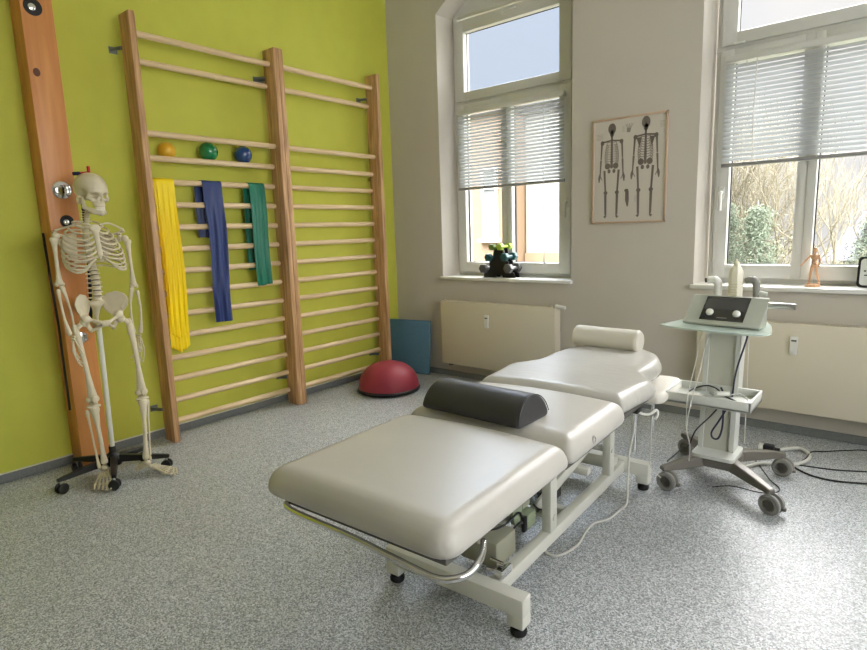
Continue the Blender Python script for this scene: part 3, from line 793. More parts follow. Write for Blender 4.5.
# ------------------------------------------------------------------ radiators
def radiator(x0, x1, z0, z1, label, grille):
    R = thing('radiator', label, 'radiator', ((x0+x1)/2, -.055, z0)); w = x1-x0; h = z1-z0
    MB().box((-w/2, -.047, 0), (w/2, -.033, h), .006).build('front_panel', 'radiator', R)
    mb = MB(); mb.box((-w/2+.002, -.034, .004), (-w/2+.008, .042, h-.004)); mb.box((w/2-.008, -.034, .004), (w/2-.002, .042, h-.004)); mb.box((-w/2+.004, .028, .006), (w/2-.004, .040, h-.012)); mb.build('casing', 'radiator', R)
    mb = MB(); k = int(w/.0125)
    mb.box((-w/2+.008, -.034, h-.012), (w/2-.008, -.024, h-.004)); mb.box((-w/2+.008, .032, h-.012), (w/2-.008, .042, h-.004))
    for i in range(k+1):
        x = -w/2+.010+i*(w-.02)/k; mb.box((x-.0025, -.026, h-.011), (x+.0025, .034, h-.0045))
    mb.build('top_grille', 'radiator', R, 0)
    mb = MB()
    for i in range(int(w/.034)):
        x = -w/2+.02+i*.034; mb.box((x, -.024, .02), (x+.002, .026, h-.03)); mb.box((x+.012, -.024, .02), (x+.014, .026, h-.03))
    mb.build('convector_fins', 'darkmetal', R, 0)
    cxx = 1.022-(x0+x1)/2 if not grille else 3.024-(x0+x1)/2
    a = MB().box((cxx-.019, -.062, .325), (cxx+.019, -.0468, .425), .004).build('heat_meter', 'whiteplastic', R)
    MB().box((cxx-.012, -.0632, .398), (cxx+.012, -.0615, .406)).build('display', 'ink_dark', a)
    mb = MB()
    for s in (-1, 1): mb.box((s*(w/2-.06)-.012, -.02, -.022), (s*(w/2-.06)+.012, .012, .004), .002)
    mb.build('bracket', 'darkmetal', R)
    if not grille:
        o = MB().rod((w/2-.010, -.012, h+.008), (w/2+.062, -.012, h-.002), .0145, 16).build('thermostat_valve', 'whiteplastic', R)
        MB().cyl((w/2-.035, -.012, h-.012), (w/2-.035, -.012, h+.018), .013, 12).build('valve_body', 'chrome', o)
        MB().ball((-w/2+.012, -.005, h+.006), .011, 10, 8).build('bleed_plug', 'chrome', R)
    return R
radiator(.5696, 1.592, .128, .640, 'cream panel radiator under the narrow window, treatment table in front', False)
radiator(2.528, 3.56, .148, .640, 'cream panel radiator under the wider view window, behind the device trolley', True)

# ------------------------------------------------------------------ poster
PO = thing('anatomy_poster', 'framed anatomy poster of two skeletons between the windows', 'poster', (2.057, -.004, 1.2055))
pw, ph_ = .478, .657
MB().box((-pw/2+.006, -.006, .006), (pw/2-.006, -.002, ph_-.006)).build('print_sheet', 'paper', PO, 0)
mb = MB(); f_ = .0125
mb.box((-pw/2, -.014, 0), (-pw/2+f_, 0, ph_), .002); mb.box((pw/2-f_, -.014, 0), (pw/2, 0, ph_), .002); mb.box((-pw/2, -.014, 0), (pw/2, 0, f_), .002); mb.box((-pw/2, -.014, ph_-f_), (pw/2, 0, ph_), .002)
mb.build('frame', 'posterframe', PO)
def stroke(mb, pts, w, y=-.0064):
    pts = [Vector((p[0], 0, p[1])) for p in pts]; k = len(pts); w = w if isinstance(w, (list, tuple)) else [w]*k
    for i in range(k-1):
        d = (pts[i+1]-pts[i]).normalized(); n = Vector((-d.z, 0, d.x))
        a, b, c, e = pts[i]+n*w[i]/2, pts[i]-n*w[i]/2, pts[i+1]-n*w[i+1]/2, pts[i+1]+n*w[i+1]/2
        mb.add([(p.x, y, p.z) for p in (a, b, c, e)]+[(p.x, y+.0005, p.z) for p in (a, b, c, e)], [(0, 1, 2, 3), (7, 6, 5, 4), (0, 4, 5, 1), (1, 5, 6, 2), (2, 6, 7, 3), (3, 7, 4, 0)])
def disc2(mb, c, rx, rz, n=16, y=-.0064):
    mb.prism([(c[0]+rx*math.cos(2*PI*i/n), c[1]+rz*math.sin(2*PI*i/n)) for i in range(n)], y, y+.0005, 'y')
def figure(cx, h, back):
    mb = MB(); z = lambda t: .040+h*t; s = h/.57; X = lambda a: cx+a*s
    disc2(mb, (cx, z(.945)), .025*s, .033*s); disc2(mb, (cx, z(.895)), .014*s, .020*s)
    stroke(mb, [(cx, z(.88)), (cx, z(.53))], [.011*s, .016*s])
    stroke(mb, [(X(-.058), z(.812)), (cx, z(.825)), (X(.058), z(.812))], .010*s)
    for i in range(9):
        w = (.030+.016*math.sin((i+1)/9*2.2))*s; zz = z(.80-.025*i)
        for sg in (-1, 1): stroke(mb, [(cx, zz), (cx+sg*w*.8, zz+.004*s), (cx+sg*w, zz-.010*s), (cx+sg*w*.55, zz-.022*s)], .0034*s)
    for sg in (-1, 1):
        disc2(mb, (X(sg*.061), z(.805)), .012*s, .014*s)
        if back: mb.prism([(cx+sg*a*s, z(b)) for a, b in ((.022, .80), (.055, .80), (.036, .70))][::sg], -.0064, -.0059, 'y')
        stroke(mb, [(X(sg*.064), z(.80)), (X(sg*.069), z(.63))], [.012*s, .009*s]); stroke(mb, [(X(sg*.069), z(.625)), (X(sg*.074), z(.47))], [.012*s, .008*s])
        stroke(mb, [(X(sg*.074), z(.475)), (X(sg*.079), z(.435)), (X(sg*.081), z(.385))], [.010*s, .016*s, .006*s])
        stroke(mb, [(X(sg*.074), z(.46)), (X(sg*.060), z(.41))], .004*s)
        disc2(mb, (X(sg*.026), z(.555)), .018*s, .019*s); disc2(mb, (X(sg*.016), z(.50)), .010*s, .013*s)
        stroke(mb, [(X(sg*.046), z(.51)), (X(sg*.038), z(.275))], [.014*s, .011*s]); disc2(mb, (X(sg*.037), z(.27)), .013*s, .012*s)
        stroke(mb, [(X(sg*.037), z(.26)), (X(sg*.034), z(.02))], [.014*s, .009*s]); stroke(mb, [(X(sg*.044), z(.25)), (X(sg*.041), z(.03))], .004*s)
        stroke(mb, [(X(sg*.033), z(.02)), (X(sg*.044), z(.0))], [.012*s, .016*s])
    return mb
figure(-.110, .585, False).build('skeleton_drawing', 'printink', PO, 0)
figure(.105, .600, True).build('skeleton_drawing', 'printink', PO, 0)
mb = MB(); stroke(mb, [(-.004, .56), (-.001, .585)], [.022, .028])
for i in range(5): stroke(mb, [(-.010+.005*i, .582), (-.022+.012*i, .612)], .0035)
mb.build('hand_drawing', 'printink2', PO, 0)
mb = MB(); stroke(mb, [(-.006, .20), (-.005, .145), (-.002, .105)], [.022, .024, .008]); disc2(mb, (-.010, .205), .014, .010); mb.build('knee_drawing', 'printink', PO, 0)
mb = MB()
for i in range(5):
    stroke(mb, [(-.215, .565-.008*i), (-.168, .565-.008*i)], .0016); stroke(mb, [(.040, .135+.008*i), (.062, .135+.008*i)], .0016); stroke(mb, [(.190, .60-.008*i), (.218, .60-.008*i)], .0016); stroke(mb, [(-.045, .600-.008*i), (-.026, .600-.008*i)], .0016)
mb.build('caption_lines', 'printink2', PO, 0)
#PART3
# ------------------------------------------------------------------ dumbbells on the first sill
SZ = .8275
DR = thing('dumbbell_rack', 'black tree-shaped dumbbell rack on the sill of the narrow window', 'rack', (1.045, .065, SZ))
def tri(w0, w1, h): return [(-w0, 0), (-.035, 0), (-.028, .022), (.028, .022), (.035, 0), (w0, 0), (w0-.008, .035), (w1+.045, .06), (w1+.048, .12), (w1+.022, .14), (w1, h), (-w1, h), (-w1-.022, .14), (-w1-.048, .12), (-w1-.045, .06), (-w0+.008, .035)]
mb = MB(); mb.prism(tri(.142, .038, .226), -.030, -.018, 'y'); mb.prism(tri(.142, .038, .226), .030, .042, 'y')
mb.box((-.018, -.02, .02), (.018, .032, .21), .003); mb.box((-.112, -.03, .0), (-.07, .042, .012), .002); mb.box((.07, -.03, 0), (.112, .042, .012), .002)
mb.build('rack_body', 'blackplastic', DR, 30)
def dumbbell(x, z, r, m, label):
    D = thing('dumbbell', label, 'dumbbell', (x, .07, z), group='dumbbells on the rack')
    MB().cyl((0, -.05, 0), (0, .05, 0), r*.42, 14).build('grip', m, D)
    for s in (-1, 1):
        X = Matrix.Translation((0, s*.062, 0)) @ Matrix.Rotation(PI/2, 4, 'X') @ Matrix.Rotation(PI/6*0, 4, 'Z')
        mb = MB(); mb.lathe([(r*.86, -.022), (r, -.016), (r, .016), (r*.86, .022)], 6, X); mb.build('head', m, D, 25)
for (x, z, r, m, l) in ((.925, .897, .033, 'db_grey', 'grey hex dumbbell, lowest on the rack, nearer the room corner'), (1.150, .899, .034, 'db_grey', 'grey hex dumbbell, lowest on the rack, nearer the poster'),
                        (.972, .982, .028, 'db_teal', 'dark teal hex dumbbell in the middle row, nearer the room corner'), (1.118, .985, .030, 'db_teal', 'teal hex dumbbell in the middle row, nearer the poster'),
                        (1.010, 1.060, .024, 'db_green', 'olive green dumbbell at the top of the rack, nearer the room corner'), (1.078, 1.062, .025, 'db_lime', 'lime green dumbbell at the top of the rack, nearer the poster')):
    dumbbell(x, z, r*1.12, m, l)

# ------------------------------------------------------------------ wooden manikin and clock on the second sill
W_ = thing('artist_manikin', 'small jointed wooden artist figure striding on the sill of the wider window', 'figurine', (3.070, .055, SZ))
def f_man(P):
    d = sE(P, (.002, 0, .200), (.0115, .0125, .0155))
    d = smin(d, sC(P, (.002, 0, .178), (.002, 0, .186), .0045), .003)
    d = smin(d, sE(P, (.002, 0, .160), (.0185, .011, .018)), .004); d = smin(d, sE(P, (.003, 0, .136), (.0105, .009, .010)), .004); d = smin(d, sE(P, (.003, 0, .118), (.0155, .0115, .011)), .004)
    L = [((-.018, 0, .170), (-.036, -.004, .144), .0055, .0045), ((-.036, -.004, .144), (-.052, -.012, .122), .0045, .0038), ((-.053, -.013, .121), (-.060, -.017, .113), .0045, .0025),
         ((.021, 0, .170), (.026, .0, .145), .0055, .0045), ((.026, 0, .145), (.024, -.004, .122), .0045, .0038), ((.024, -.004, .121), (.023, -.006, .109), .0045, .003),
         ((-.005, 0, .115), (-.013, -.004, .068), .0085, .006), ((-.013, -.004, .068), (-.017, .004, .024), .0065, .0045), ((-.017, .004, .020), (-.022, -.014, .017), .0055, .004),
         ((.010, 0, .115), (.017, .002, .068), .0085, .006), ((.017, .002, .068), (.027, .008, .026), .0065, .0045), ((.027, .008, .022), (.030, -.010, .017), .0055, .004)]
    for a, b, r0, r1 in L: d = smin(d, sC(P, a, b, r0, r1), .002)
    for c, r in (((-.036, -.004, .144), .006), ((.026, 0, .145), .006), ((-.013, -.004, .068), .0078), ((.017, .002, .068), .0078)): d = smin(d, sE(P, c, (r,)*3), .001)
    return d
MB().sdf(f_man, (-.07, -.03, .005), (.045, .025, .222), .0022).build('figure', 'manikin', W_, 180)
MB().lathe([(.034, 0), (.036, .003), (.036, .010), (.033, .013)], 28).build('base', 'manikin', W_)
MB().cyl((.003, .012, .01), (.003, .010, .108), .0016, 8).build('support_rod', 'steel', W_)
CK = thing('desk_clock', 'black framed rounded tabletop clock on the sill at the photo edge', 'clock', (3.345, .060, SZ), math.radians(-6))
X = Matrix.Rotation(math.radians(-8), 4, 'X')
poly = []
for (cx, cz, a0) in ((.062, .022, -90), (.062, .143, 0), (-.062, .143, 90), (-.062, .022, 180)):
    for k in range(7): t = math.radians(a0+k*15); poly.append((cx+.02*math.cos(t), cz+.02*math.sin(t)))
mb = MB(); mb.prism(poly, -.011, .011, 'y', X); mb.box((-.03, .01, .0), (.03, .05, .012)); mb.build('case', 'blackplastic', CK, 40)
sc_ = lambda p, k: [((a)*k, (b-.0825)*k+.0825) for a, b in p]
MB().prism(sc_(poly, .86), -.0125, -.0108, 'y', X).build('face', 'clockface', CK, 40)
mb = MB()
for (x, z, w, h) in ((-.028, .115, .030, .004), (-.050, .088, .010, .008), (-.030, .084, .010, .008), (-.010, .086, .010, .008), (-.045, .066, .014, .006), (-.022, .064, .014, .006), (.02, .115, .02, .004), (.02, .075, .03, .006)):
    mb.box((x-w/2, -.0133, z-h/2), (x+w/2, -.0124, z+h/2), 0, X)
mb.build('face_marks', 'ink_dark', CK, 0)

# ------------------------------------------------------------------ treatment table
TA = math.radians(2.5)
T = thing('treatment_table', 'cream padded adjustable treatment table on a white steel frame in mid-room', 'treatment table', (2.43, -2.36, 0), TA)
def wl(x, y, z=None):    # world -> table local
    c, s = math.cos(TA), math.sin(TA); X, Y = x-2.43, y+2.36; r = (c*X+s*Y, -s*X+c*Y)
    return r if z is None else (*r, z)
def rrect(x0, x1, y0, y1, rs):  # rs: radii at (x0,y0),(x1,y0),(x1,y1),(x0,y1)
    out = []
    for (cx, cy, a0, r) in ((x0+rs[0], y0+rs[0], 180, rs[0]), (x1-rs[1], y0+rs[1], 270, rs[1]), (x1-rs[2], y1-rs[2], 0, rs[2]), (x0+rs[3], y1-rs[3], 90, rs[3])):
        for k in range(5): t = math.radians(a0+k*22.5); out.append((cx+r*math.cos(t), cy+r*math.sin(t)))
    return out
def f_pad(poly, z0, z1, r=.042, crown=.010, cx=0, hw=.33):
    def f(P):
        d2 = poly2d(P, poly); zt = z1+crown*(1-np.clip((P[:, 0]-cx)/hw, -1, 1)**2)-crown*.3
        a = d2+r; b = (P[:, 2]-zt)+r
        top = np.minimum(np.maximum(a, b), 0)+np.sqrt(np.maximum(a, 0)**2+np.maximum(b, 0)**2)-r
        bot = z0-P[:, 2]; rb = .022; a2 = d2+rb; b2 = bot+rb
        low = np.minimum(np.maximum(a2, b2), 0)+np.sqrt(np.maximum(a2, 0)**2+np.maximum(b2, 0)**2)-rb
        return np.maximum(top, low)
    return f
fp = rrect(-.348, .316, -.445, .196, (.055, .055, .035, .035))
MB().sdf(f_pad(fp, .470, .550, .058, .014, -.012, .332), (-.375, -.47, .44), (.345, .22, .57), .0085).build('foot_pad', 'vinyl', T, 180)
mp_ = rrect(-.348, .314, .208, .690, (.03, .03, .03, .03))
mid = MB().sdf(f_pad(mp_, .466, .556, .058, .014, -.015, .33), (-.375, .19, .45), (.345, .71, .58), .0085).build('middle_pad', 'vinyl', T, 180)
half = [(.318, .702), (.334, .88), (.350, .985), (.343, 1.03), (.300, 1.085), (.270, 1.13), (.264, 1.19), (.270, 1.30), (.258, 1.41), (.215, 1.52), (.12, 1.60), (0, 1.612)]
hp = [(x-.024, y) for x, y in half+[(-x, y) for x, y in half[-2::-1]]]
head = MB().sdf(f_pad(hp, .484, .562, .048, .012, -.024, .34), (-.40, .68, .46), (.375, 1.635, .58), .009).build('head_pad', 'vinyl_head', T, 180)
def grommet(parent, x, y, z, r):
    X = Matrix.Translation((x, y, z)) @ Matrix.Rotation(PI/2, 4, 'Y')
    o = MB().lathe([(r, 0), (r, .003), (r*.75, .005), (r*.7, .001), (.0001, .001)], 20, X).build('grommet', 'steel', parent)
    return o
g1 = grommet(mid, .311, .375, .503, .014); g2 = grommet(head, .318, 1.00, .515, .008)
mb = MB(); mb.box((-.29, -.40, .438), (.275, .17, .456), .004); mb.box((-.285, .225, .445), (.285, .675, .466), .004); mb.box((-.28, .72, .452), (.28, 1.08, .474), .004); mb.box((-.20, 1.08, .452), (.20, 1.5, .474), .004)
mb.build('underboard', 'vinyl_under', T)
arm = rrect(.165, .312, 1.165, 1.530, (.03, .045, .05, .03))
MB().sdf(f_pad(arm, .404, .452, .022, .004, .24, .07), (.14, 1.14, .38), (.335, 1.555, .46), .006).build('armrest', 'whitevinyl', T, 180)
mb = MB(); mb.cyl((.245, 1.25, .25), (.245, 1.25, .40), .009, 10); mb.tube([(.10, 1.20, .45), (.20, 1.25, .385), (.245, 1.25, .385)], .009, 8); mb.build('armrest_support', 'chrome', T)
# chrome foot bar
MB().tube(spline([(-.25, -.25, .452), (-.29, -.33, .450), (-.28, -.405, .448), (-.22, -.430, .446), (.0, -.432, .442), (.19, -.436, .432), (.275, -.428, .424), (.318, -.385, .426), (.322, -.330, .440), (.30, -.28, .454)], 6), .0085, 12).build('foot_bar', 'chrome', T, 180)
# base frame
def feet_bar(b, nm):
    mb = MB(); mb.box((-.268, b-.026, .070), (.264, b+.026, .130), .004)
    for s in (-.268, .209): mb.box((s, b-.026, .034), (s+.055, b+.026, .074), .004)
    o = mb.build('crossbar', 'framepaint', T, 30)
    for x in (-.240, .236):
        w = MB(); w.lathe([(.016, 0), (.024, .004), (.026, .014), (.022, .026), (.012, .031), (.010, .038)], 20, Matrix.Translation((x, b, 0))); w.build('levelling_foot', 'rubber', T)
feet_bar(0, 'near'); feet_bar(1.165, 'far')
mb = MB()
for a in (-.138, .138): 
    mb2 = MB().box((a-.020, .024, .076), (a+.020, 1.142, .124), .004); mb2.build('side_beam', 'framepaint', T, 30)
for a, b in ((.142, .400), (.142, .975), (-.142, .400), (-.142, .975)):
    MB().box((a-.018, b-.026, .122), (a+.018, b+.026, .446), .004).build('upright', 'framepaint', T, 30)
for a in (-.06, .075):
    X = Matrix.Translation((a, .40, .150)) @ Matrix.Rotation(math.radians(9), 4, 'X')
    MB().box((-.008, 0, 0), (.008, .60, .042), .003, X).build('lift_arm', 'framepaint', T, 30)
MB().box((-.12, .80, .17), (.12, .835, .20), .003).build('cross_tube', 'framepaint', T); MB().box((-.12, .58, .09), (.12, .61, .118), .003).build('cross_tube', 'framepaint', T)
for b, z in ((.97, .235), (.40, .175)): MB().cyl((-.13, b, z), (.165, b, z), .012, 12).build('pivot_shaft', 'framepaint', T)
mb = MB()
for a in (-.20, .20): mb.box((a-.018, -.30, .418), (a+.018, 1.05, .448), .003)
for b in (-.28, .16, .39, .955): mb.box((-.215, b-.018, .412), (.215, b+.018, .436), .003)
mb.build('top_frame', 'framepaint', T)
MB().box((.112, 1.02, .13), (.145, 1.09, .175), .004).build('pivot_bracket', 'framepaint', T)
mo = MB(); mo.box((-.035, .085, .115), (.112, .215, .205), .012); mo.box((-.115, .04, .125), (-.035, .22, .24), .02); mo.lathe([(.040, -.05), (.042, -.045), (.042, .045), (.040, .05)], 24, Matrix.Translation((.0, .10, .225)) @ Matrix.Rotation(PI/2, 4, 'Y'))
mo.build('motor_housing', 'greybox', T, 40)
ac = MB(); ac.cyl((.0, .16, .20), (.06, .42, .27), .024, 20); ac.cyl((.06, .42, .27), (.06, .80, .30), .012, 12); ac.box((.035, .30, .225), (.09, .355, .275), .006); ac.build('actuator', 'greybox', T)
mb = MB()
for i in range(5): mb.lathe([(.030, -.006), (.033, -.003), (.033, .003), (.030, .006)], 20, Matrix.Translation((.07, .36+.020*i, .245+.006*i)) @ Matrix.Rotation(math.radians(-74), 4, 'X'))
mb.build('bellows', 'darkmetal', T)
MB().prism([(.18, .455), (.36, .455), (.29, .190), (.25, .190)], .070, .086, 'x').build('gusset_plate', 'greenbox', T, 30)
MB().box((.045, .305, .150), (.105, .370, .205), .006).build('junction_box', 'greenbox', T)
MB().box((.09, .285, .150), (.104, .306, .205), .003).build('cable_socket', 'blackplastic', T); MB().box((-.02, .60, .118), (.06, .68, .180), .008).build('switch_block', 'blackplastic', T)
# a bright curved cover plate behind the motor
vs = []; fs = []
for i in range(13):
    t = i/12; b = .15+.26*t; z = .130+.10*math.sin(t*PI/2)
    for a in (-.115, .055): vs += [(a, b, z), (a, b, z-.003)]
for i in range(12):
    k = i*4; fs += [(k, k+2, k+6, k+4), (k+1, k+5, k+7, k+3), (k, k+4, k+5, k+1), (k+2, k+3, k+7, k+6)]
MB().add(vs, fs).build('cover_plate', 'whiteplastic', T, 60)
for pts in ([(.04, .14, .20), (.08, .20, .215), (.095, .26, .235), (.09, .30, .19)], [(.06, .12, .20), (.09, .20, .19), (.10, .26, .20), (.09, .30, .17)],
            [(.09, .36, .38), (.10, .42, .33), (.10, .50, .25), (.105, .47, .17), (.10, .40, .19), (.08, .36, .24)], [(.08, .34, .40), (.09, .44, .33), (.10, .52, .23), (.10, .46, .15), (.09, .38, .18)]):
    MB().tube(spline(pts, 6), .0035, 8).build('wiring', 'cable_b', T, 180)
MB().tube(spline([(.10, .35, .40), (.11, .43, .34), (.115, .505, .24), (.11, .46, .16), (.10, .39, .185)], 6), .0042, 8).build('wiring', 'steel', T, 180)
mb = MB(); mb.tube([(.105, .035, .150), (.150, .045, .150), (.158, .075, .152)], .006, 8); mb.tube([(.105, .060, .170), (.150, .060, .168)], .005, 8); mb.box((.135, .03, .130), (.165, .09, .160), .004); mb.build('latch', 'chrome', T)
mb = MB(); mb.cyl(wl(2.600, -1.27, .205), wl(2.600, -1.27, .47), .012, 12); mb.build('chrome_rod', 'chrome', T)
MB().tube(spline([wl(2.600, -1.30, .43), wl(2.625, -1.27, .385), wl(2.650, -1.23, .375), wl(2.668, -1.20, .388), wl(2.672, -1.19, .368), wl(2.665, -1.20, .345)], 5), .006, 10).build('hook_handle', 'whiteplastic', T, 180)
MB().box(wl(2.60, -1.34, .40), wl(2.635, -1.28, .445), .004).build('clamp', 'blackplastic', T)
C1 = MB().tube(spline([(2.655, -1.205, .36), (2.653, -1.21, .30), (2.655, -1.215, .20), (2.650, -1.21, .145), (2.660, -1.185, .10), (2.70, -1.10, .02), (2.74, -1.02, .006)], 6), .0026, 8).build('hand_switch_cord', 'cable_w', smooth=180)
tag(C1, 'thin white cord hanging from the hook at the table head end', 'cord')
MB().tube(spline([wl(*p) for p in ((2.605, -1.27, .43), (2.602, -1.28, .316), (2.592, -1.30, .219), (2.60, -1.335, .08), (2.614, -1.38, .008), (2.612, -1.46, .006), (2.605, -1.55, .006), (2.572, -1.62, .006), (2.576, -1.70, .006), (2.592, -1.81, .006), (2.570, -1.91, .006), (2.527, -1.925, .008), (2.520, -1.935, .05), (2.515, -1.95, .074))], 7), .0048, 10).build('power_cord', 'cable_w', T, smooth=180)

# head roll and half-round bolster
def f_roll(P):
    q = np.stack([np.abs(P[:, 0])-.178, np.hypot(P[:, 1], P[:, 2])-.058], 1)+.016
    d = np.minimum(q.max(1), 0)+np.linalg.norm(np.maximum(q, 0), axis=1)-.016
    return smax(d, -.050-P[:, 2], .008)
R_o = thing('pillow_roll', 'white vinyl neck roll lying at the head end of the treatment table', 'pillow', (2.285, -.835, .612), math.radians(-3))
MB().sdf(f_roll, (-.195, -.07, -.06), (.195, .07, .07), .005).build('cover', 'whitevinyl', R_o, 180)
ring_ = [(.1745, .050*math.cos(t*PI/12), .050*math.sin(t*PI/12)-.000) for t in range(-7, 20)]
MB().tube(ring_, .0022, 6).build('seam', 'whitevinyl', R_o, 180)
def f_bol(P):
    z = P[:, 2]; y = P[:, 1]
    dc = np.hypot(y/1.0, np.maximum(z, -1)/.96)-.098
    q0 = np.abs(P[:, 0])-.208+z*.12; r = .012
    d = smax(dc, -z+.0, .020)
    return smax(d, q0, .012)
BO = thing('half_round_bolster', 'black half-round vinyl bolster lying across the treatment table', 'bolster', (2.360, -2.075, .5615), math.radians(-1))
MB().sdf(f_bol, (-.23, -.12, -.01), (.23, .12, .115), .0055).build('cover', 'blackvinyl', BO, 180)
MB().tube([(.2085-(.004+.090*math.sin(t*PI/20))*.12, .0945*math.cos(t*PI/20), .004+.088*math.sin(t*PI/20)) for t in range(1, 20)], .0018, 6).build('seam', 'blackvinyl', BO, 180)

# ------------------------------------------------------------------ device trolley
TR = thing('device_trolley', 'grey and white wheeled trolley with glass top and tray beside the treatment table', 'trolley', (2.855, -.885, 0))
cen = Vector((0, 0, 0))
MB().box((-.095, -.105, .088), (.095, .105, .135), .014).build('hub', 'trolley_grey', TR)
MB().prism(rrect(-.092, .088, -.115, .09, (.02,)*4), .134, .150, 'z').build('hub_cap', 'trolley_lt', TR, 40)
for (x, y) in ((2.690, -1.120), (3.100, -1.105), (3.072, -.660), (2.640, -.650)):
    d = Vector((x-2.855, y+.885, 0)); L_ = d.length; d.normalize(); n = Vector((-d.y, d.x, 0)); pr = []
    for (t, hw, zt, zb) in ((.05, .036, .136, .092), (L_*.45, .031, .136, .090), (L_*.8, .025, .122, .088), (L_+.02, .018, .108, .090)):
        c = d*t; pr.append([c+n*hw+Vector((0, 0, zb)), c-n*hw+Vector((0, 0, zb)), c-n*hw*.7+Vector((0, 0, zt)), c+n*hw*.7+Vector((0, 0, zt))])
    vs = [p for q in pr for p in q]; fs = [(0, 1, 2, 3), (15, 14, 13, 12)]+[(i*4+j, i*4+(j+1) % 4, i*4+4+(j+1) % 4, i*4+4+j) for i in range(3) for j in range(4)]
    lg = MB().add(vs, fs).build('leg', 'trolley_grey', TR, 30); md = lg.modifiers.new('b', 'BEVEL'); md.width = .004; md.segments = 2
    e = d*L_; X = Matrix.Translation(e+Vector((.014, -.004, .044))) @ Matrix.Rotation(math.radians(random.uniform(-20, 10)), 4, 'Z') @ Matrix.Rotation(PI/2, 4, 'X')
    cs = MB()
    for s in (-1, 1): cs.lathe([(0, s*.006), (.036, s*.006), (.0435, s*.010), (.0435, s*.022), (.036, s*.026), (.030, s*.0245), (0, s*.0245)], 28, X)
    cs = cs.build('caster', 'wheel', lg, 35)
    mb = MB()
    for s in (-1, 1): mb.lathe([(.0225, s*.0245), (.0245, s*.0272), (.0265, s*.0245)], 24, X)
    mb.box(tuple(e+Vector((.045, -.012, .024))), tuple(e+Vector((.068, .010, .038))), .004); mb.build('brake', 'trolley_grey', lg)
    MB().tube([e+Vector((0, 0, .05)), e+Vector((0, 0, .095))], .012, 12).build('stem', 'trolley_grey', lg)
def sheared(x0, x1, yo, d, z0, z1, sh):
    return [(x0, yo, z0), (x1, yo, z0), (x1, yo+d, z0), (x0, yo+d, z0), (x0+sh[0], yo+sh[1], z1), (x1+sh[0], yo+sh[1], z1), (x1+sh[0], yo+d+sh[1], z1), (x0+sh[0], yo+d+sh[1], z1)]
MB().hexa(sheared(-.066, .046, -.012, .07, .145, .728, (.0, .05))).build('column_panel', 'trolley_col', TR, 0)
for a, b in ((-.086, -.066), (.046, .066)): MB().hexa(sheared(a, b, -.022, .09, .145, .730, (.0, .05))).build('column_rail', 'trolley_lt', TR, 0)
# glass top
tp = [(-.245, -.125), (-.19, -.150), (-.08, -.175), (.06, -.198), (.155, -.198), (.196, -.170), (.205, -.12), (.19, -.03), (.16, .10), (.10, .16), (-.12, .16), (-.19, .09), (-.225, -.03)]
tp2 = [tuple(p[:2]) for p in spline([(a, b, 0) for a, b in tp+[tp[0]]], 3)[:-1]]
MB().prism(tp2, .730, .738, 'z').build('top_plate', 'shelfglass', TR, 40)
# tray
mb = MB(); x0, x1, y0, y1 = -.188, .162, -.215, .040-.02
mb.box((x0, y0, .404), (x1, y1, .418), .004)
for bx in (((x0, y0, .404), (x1, y0+.010, .452)), ((x0, y0, .404), (x0+.010, y1, .452)), ((x1-.010, y0, .404), (x1, y1, .452)), ((x0, y1-.010, .404), (x1, y1, .452))): mb.box(bx[0], bx[1], .003)
mb.build('tray', 'trolley_lt', TR, 30)
mb = MB(); mb.cyl((-.02, .085, .826), (.256, .085, .822), .0135, 16); mb.build('push_handle', 'steel', TR)
mb = MB(); mb.box((-.05, .075, .738), (-.01, .097, .842), .006); mb.build('handle_post', 'trolley_lt', TR)

DV = thing('therapy_device', 'pale grey therapy console with black screen standing on the glass trolley top', 'medical device', (2.852, -.970, .7385), math.radians(-8.5))
w = .163
prof = [(0, .004), (-.004, .012), (.012, .020), (.105, .122), (.112, .126), (.128, .122), (.136, .10), (.136, .0)]   # (y, z)
mb = MB(); n = len(prof); ins = .004
tw = lambda y: w*(1-.12*max(0, y-.107)/.03)
vs = [(-tw(y), y, z) for y, z in prof]+[(tw(y), y, z) for y, z in prof]
mb.add(vs, [tuple(range(n)), tuple(range(n, 2*n))[::-1]]+[(i, i+n, (i+1) % n+n, (i+1) % n) for i in range(n)])
bd = mb.build('housing', 'device', DV, 30); md = bd.modifiers.new('b', 'BEVEL'); md.width = .004; md.segments = 2
def pan(u, v, h=0):   # point on the sloping panel, u 0..1 across, v 0..1 up
    y, z = .012+.093*v, .020+.102*v; nn = Vector((0, -.739, .674)); return Vector((-w+2*w*u, y, z))+nn*h
def panel(u0, u1, v0, v1, h0, h1, nm, m, par, sl=0):
    p = [pan(u0, v0, h0), pan(u1, v0, h0), pan(u1+sl, v1, h0), pan(u0+sl, v1, h0)]; q = [pan(u0, v0, h1), pan(u1, v0, h1), pan(u1+sl, v1, h1), pan(u0+sl, v1, h1)]
    return MB().hexa(p+q).build(nm, m, par, 0)
s_ = panel(.205, .775, .05, .985, -.001, .0022, 'screen_glass', 'screen', DV)
panel(.225, .755, .46, .90, .0020, .0026, 'display', 'lcd', s_)
for u in (.315, .665):
    X = Matrix.Translation(pan(u, .34, .002)) @ Matrix.Rotation(math.atan2(.739, .674), 4, 'X')
    MB().lathe([(.0165, 0), (.0165, .004), (.0135, .010), (.010, .0125), (.0001, .013)], 28, X).build('knob', 'whiteplastic', DV, 40)
panel(.43, .56, .135, .175, .0020, .0026, 'label_strip', 'wheel', DV)
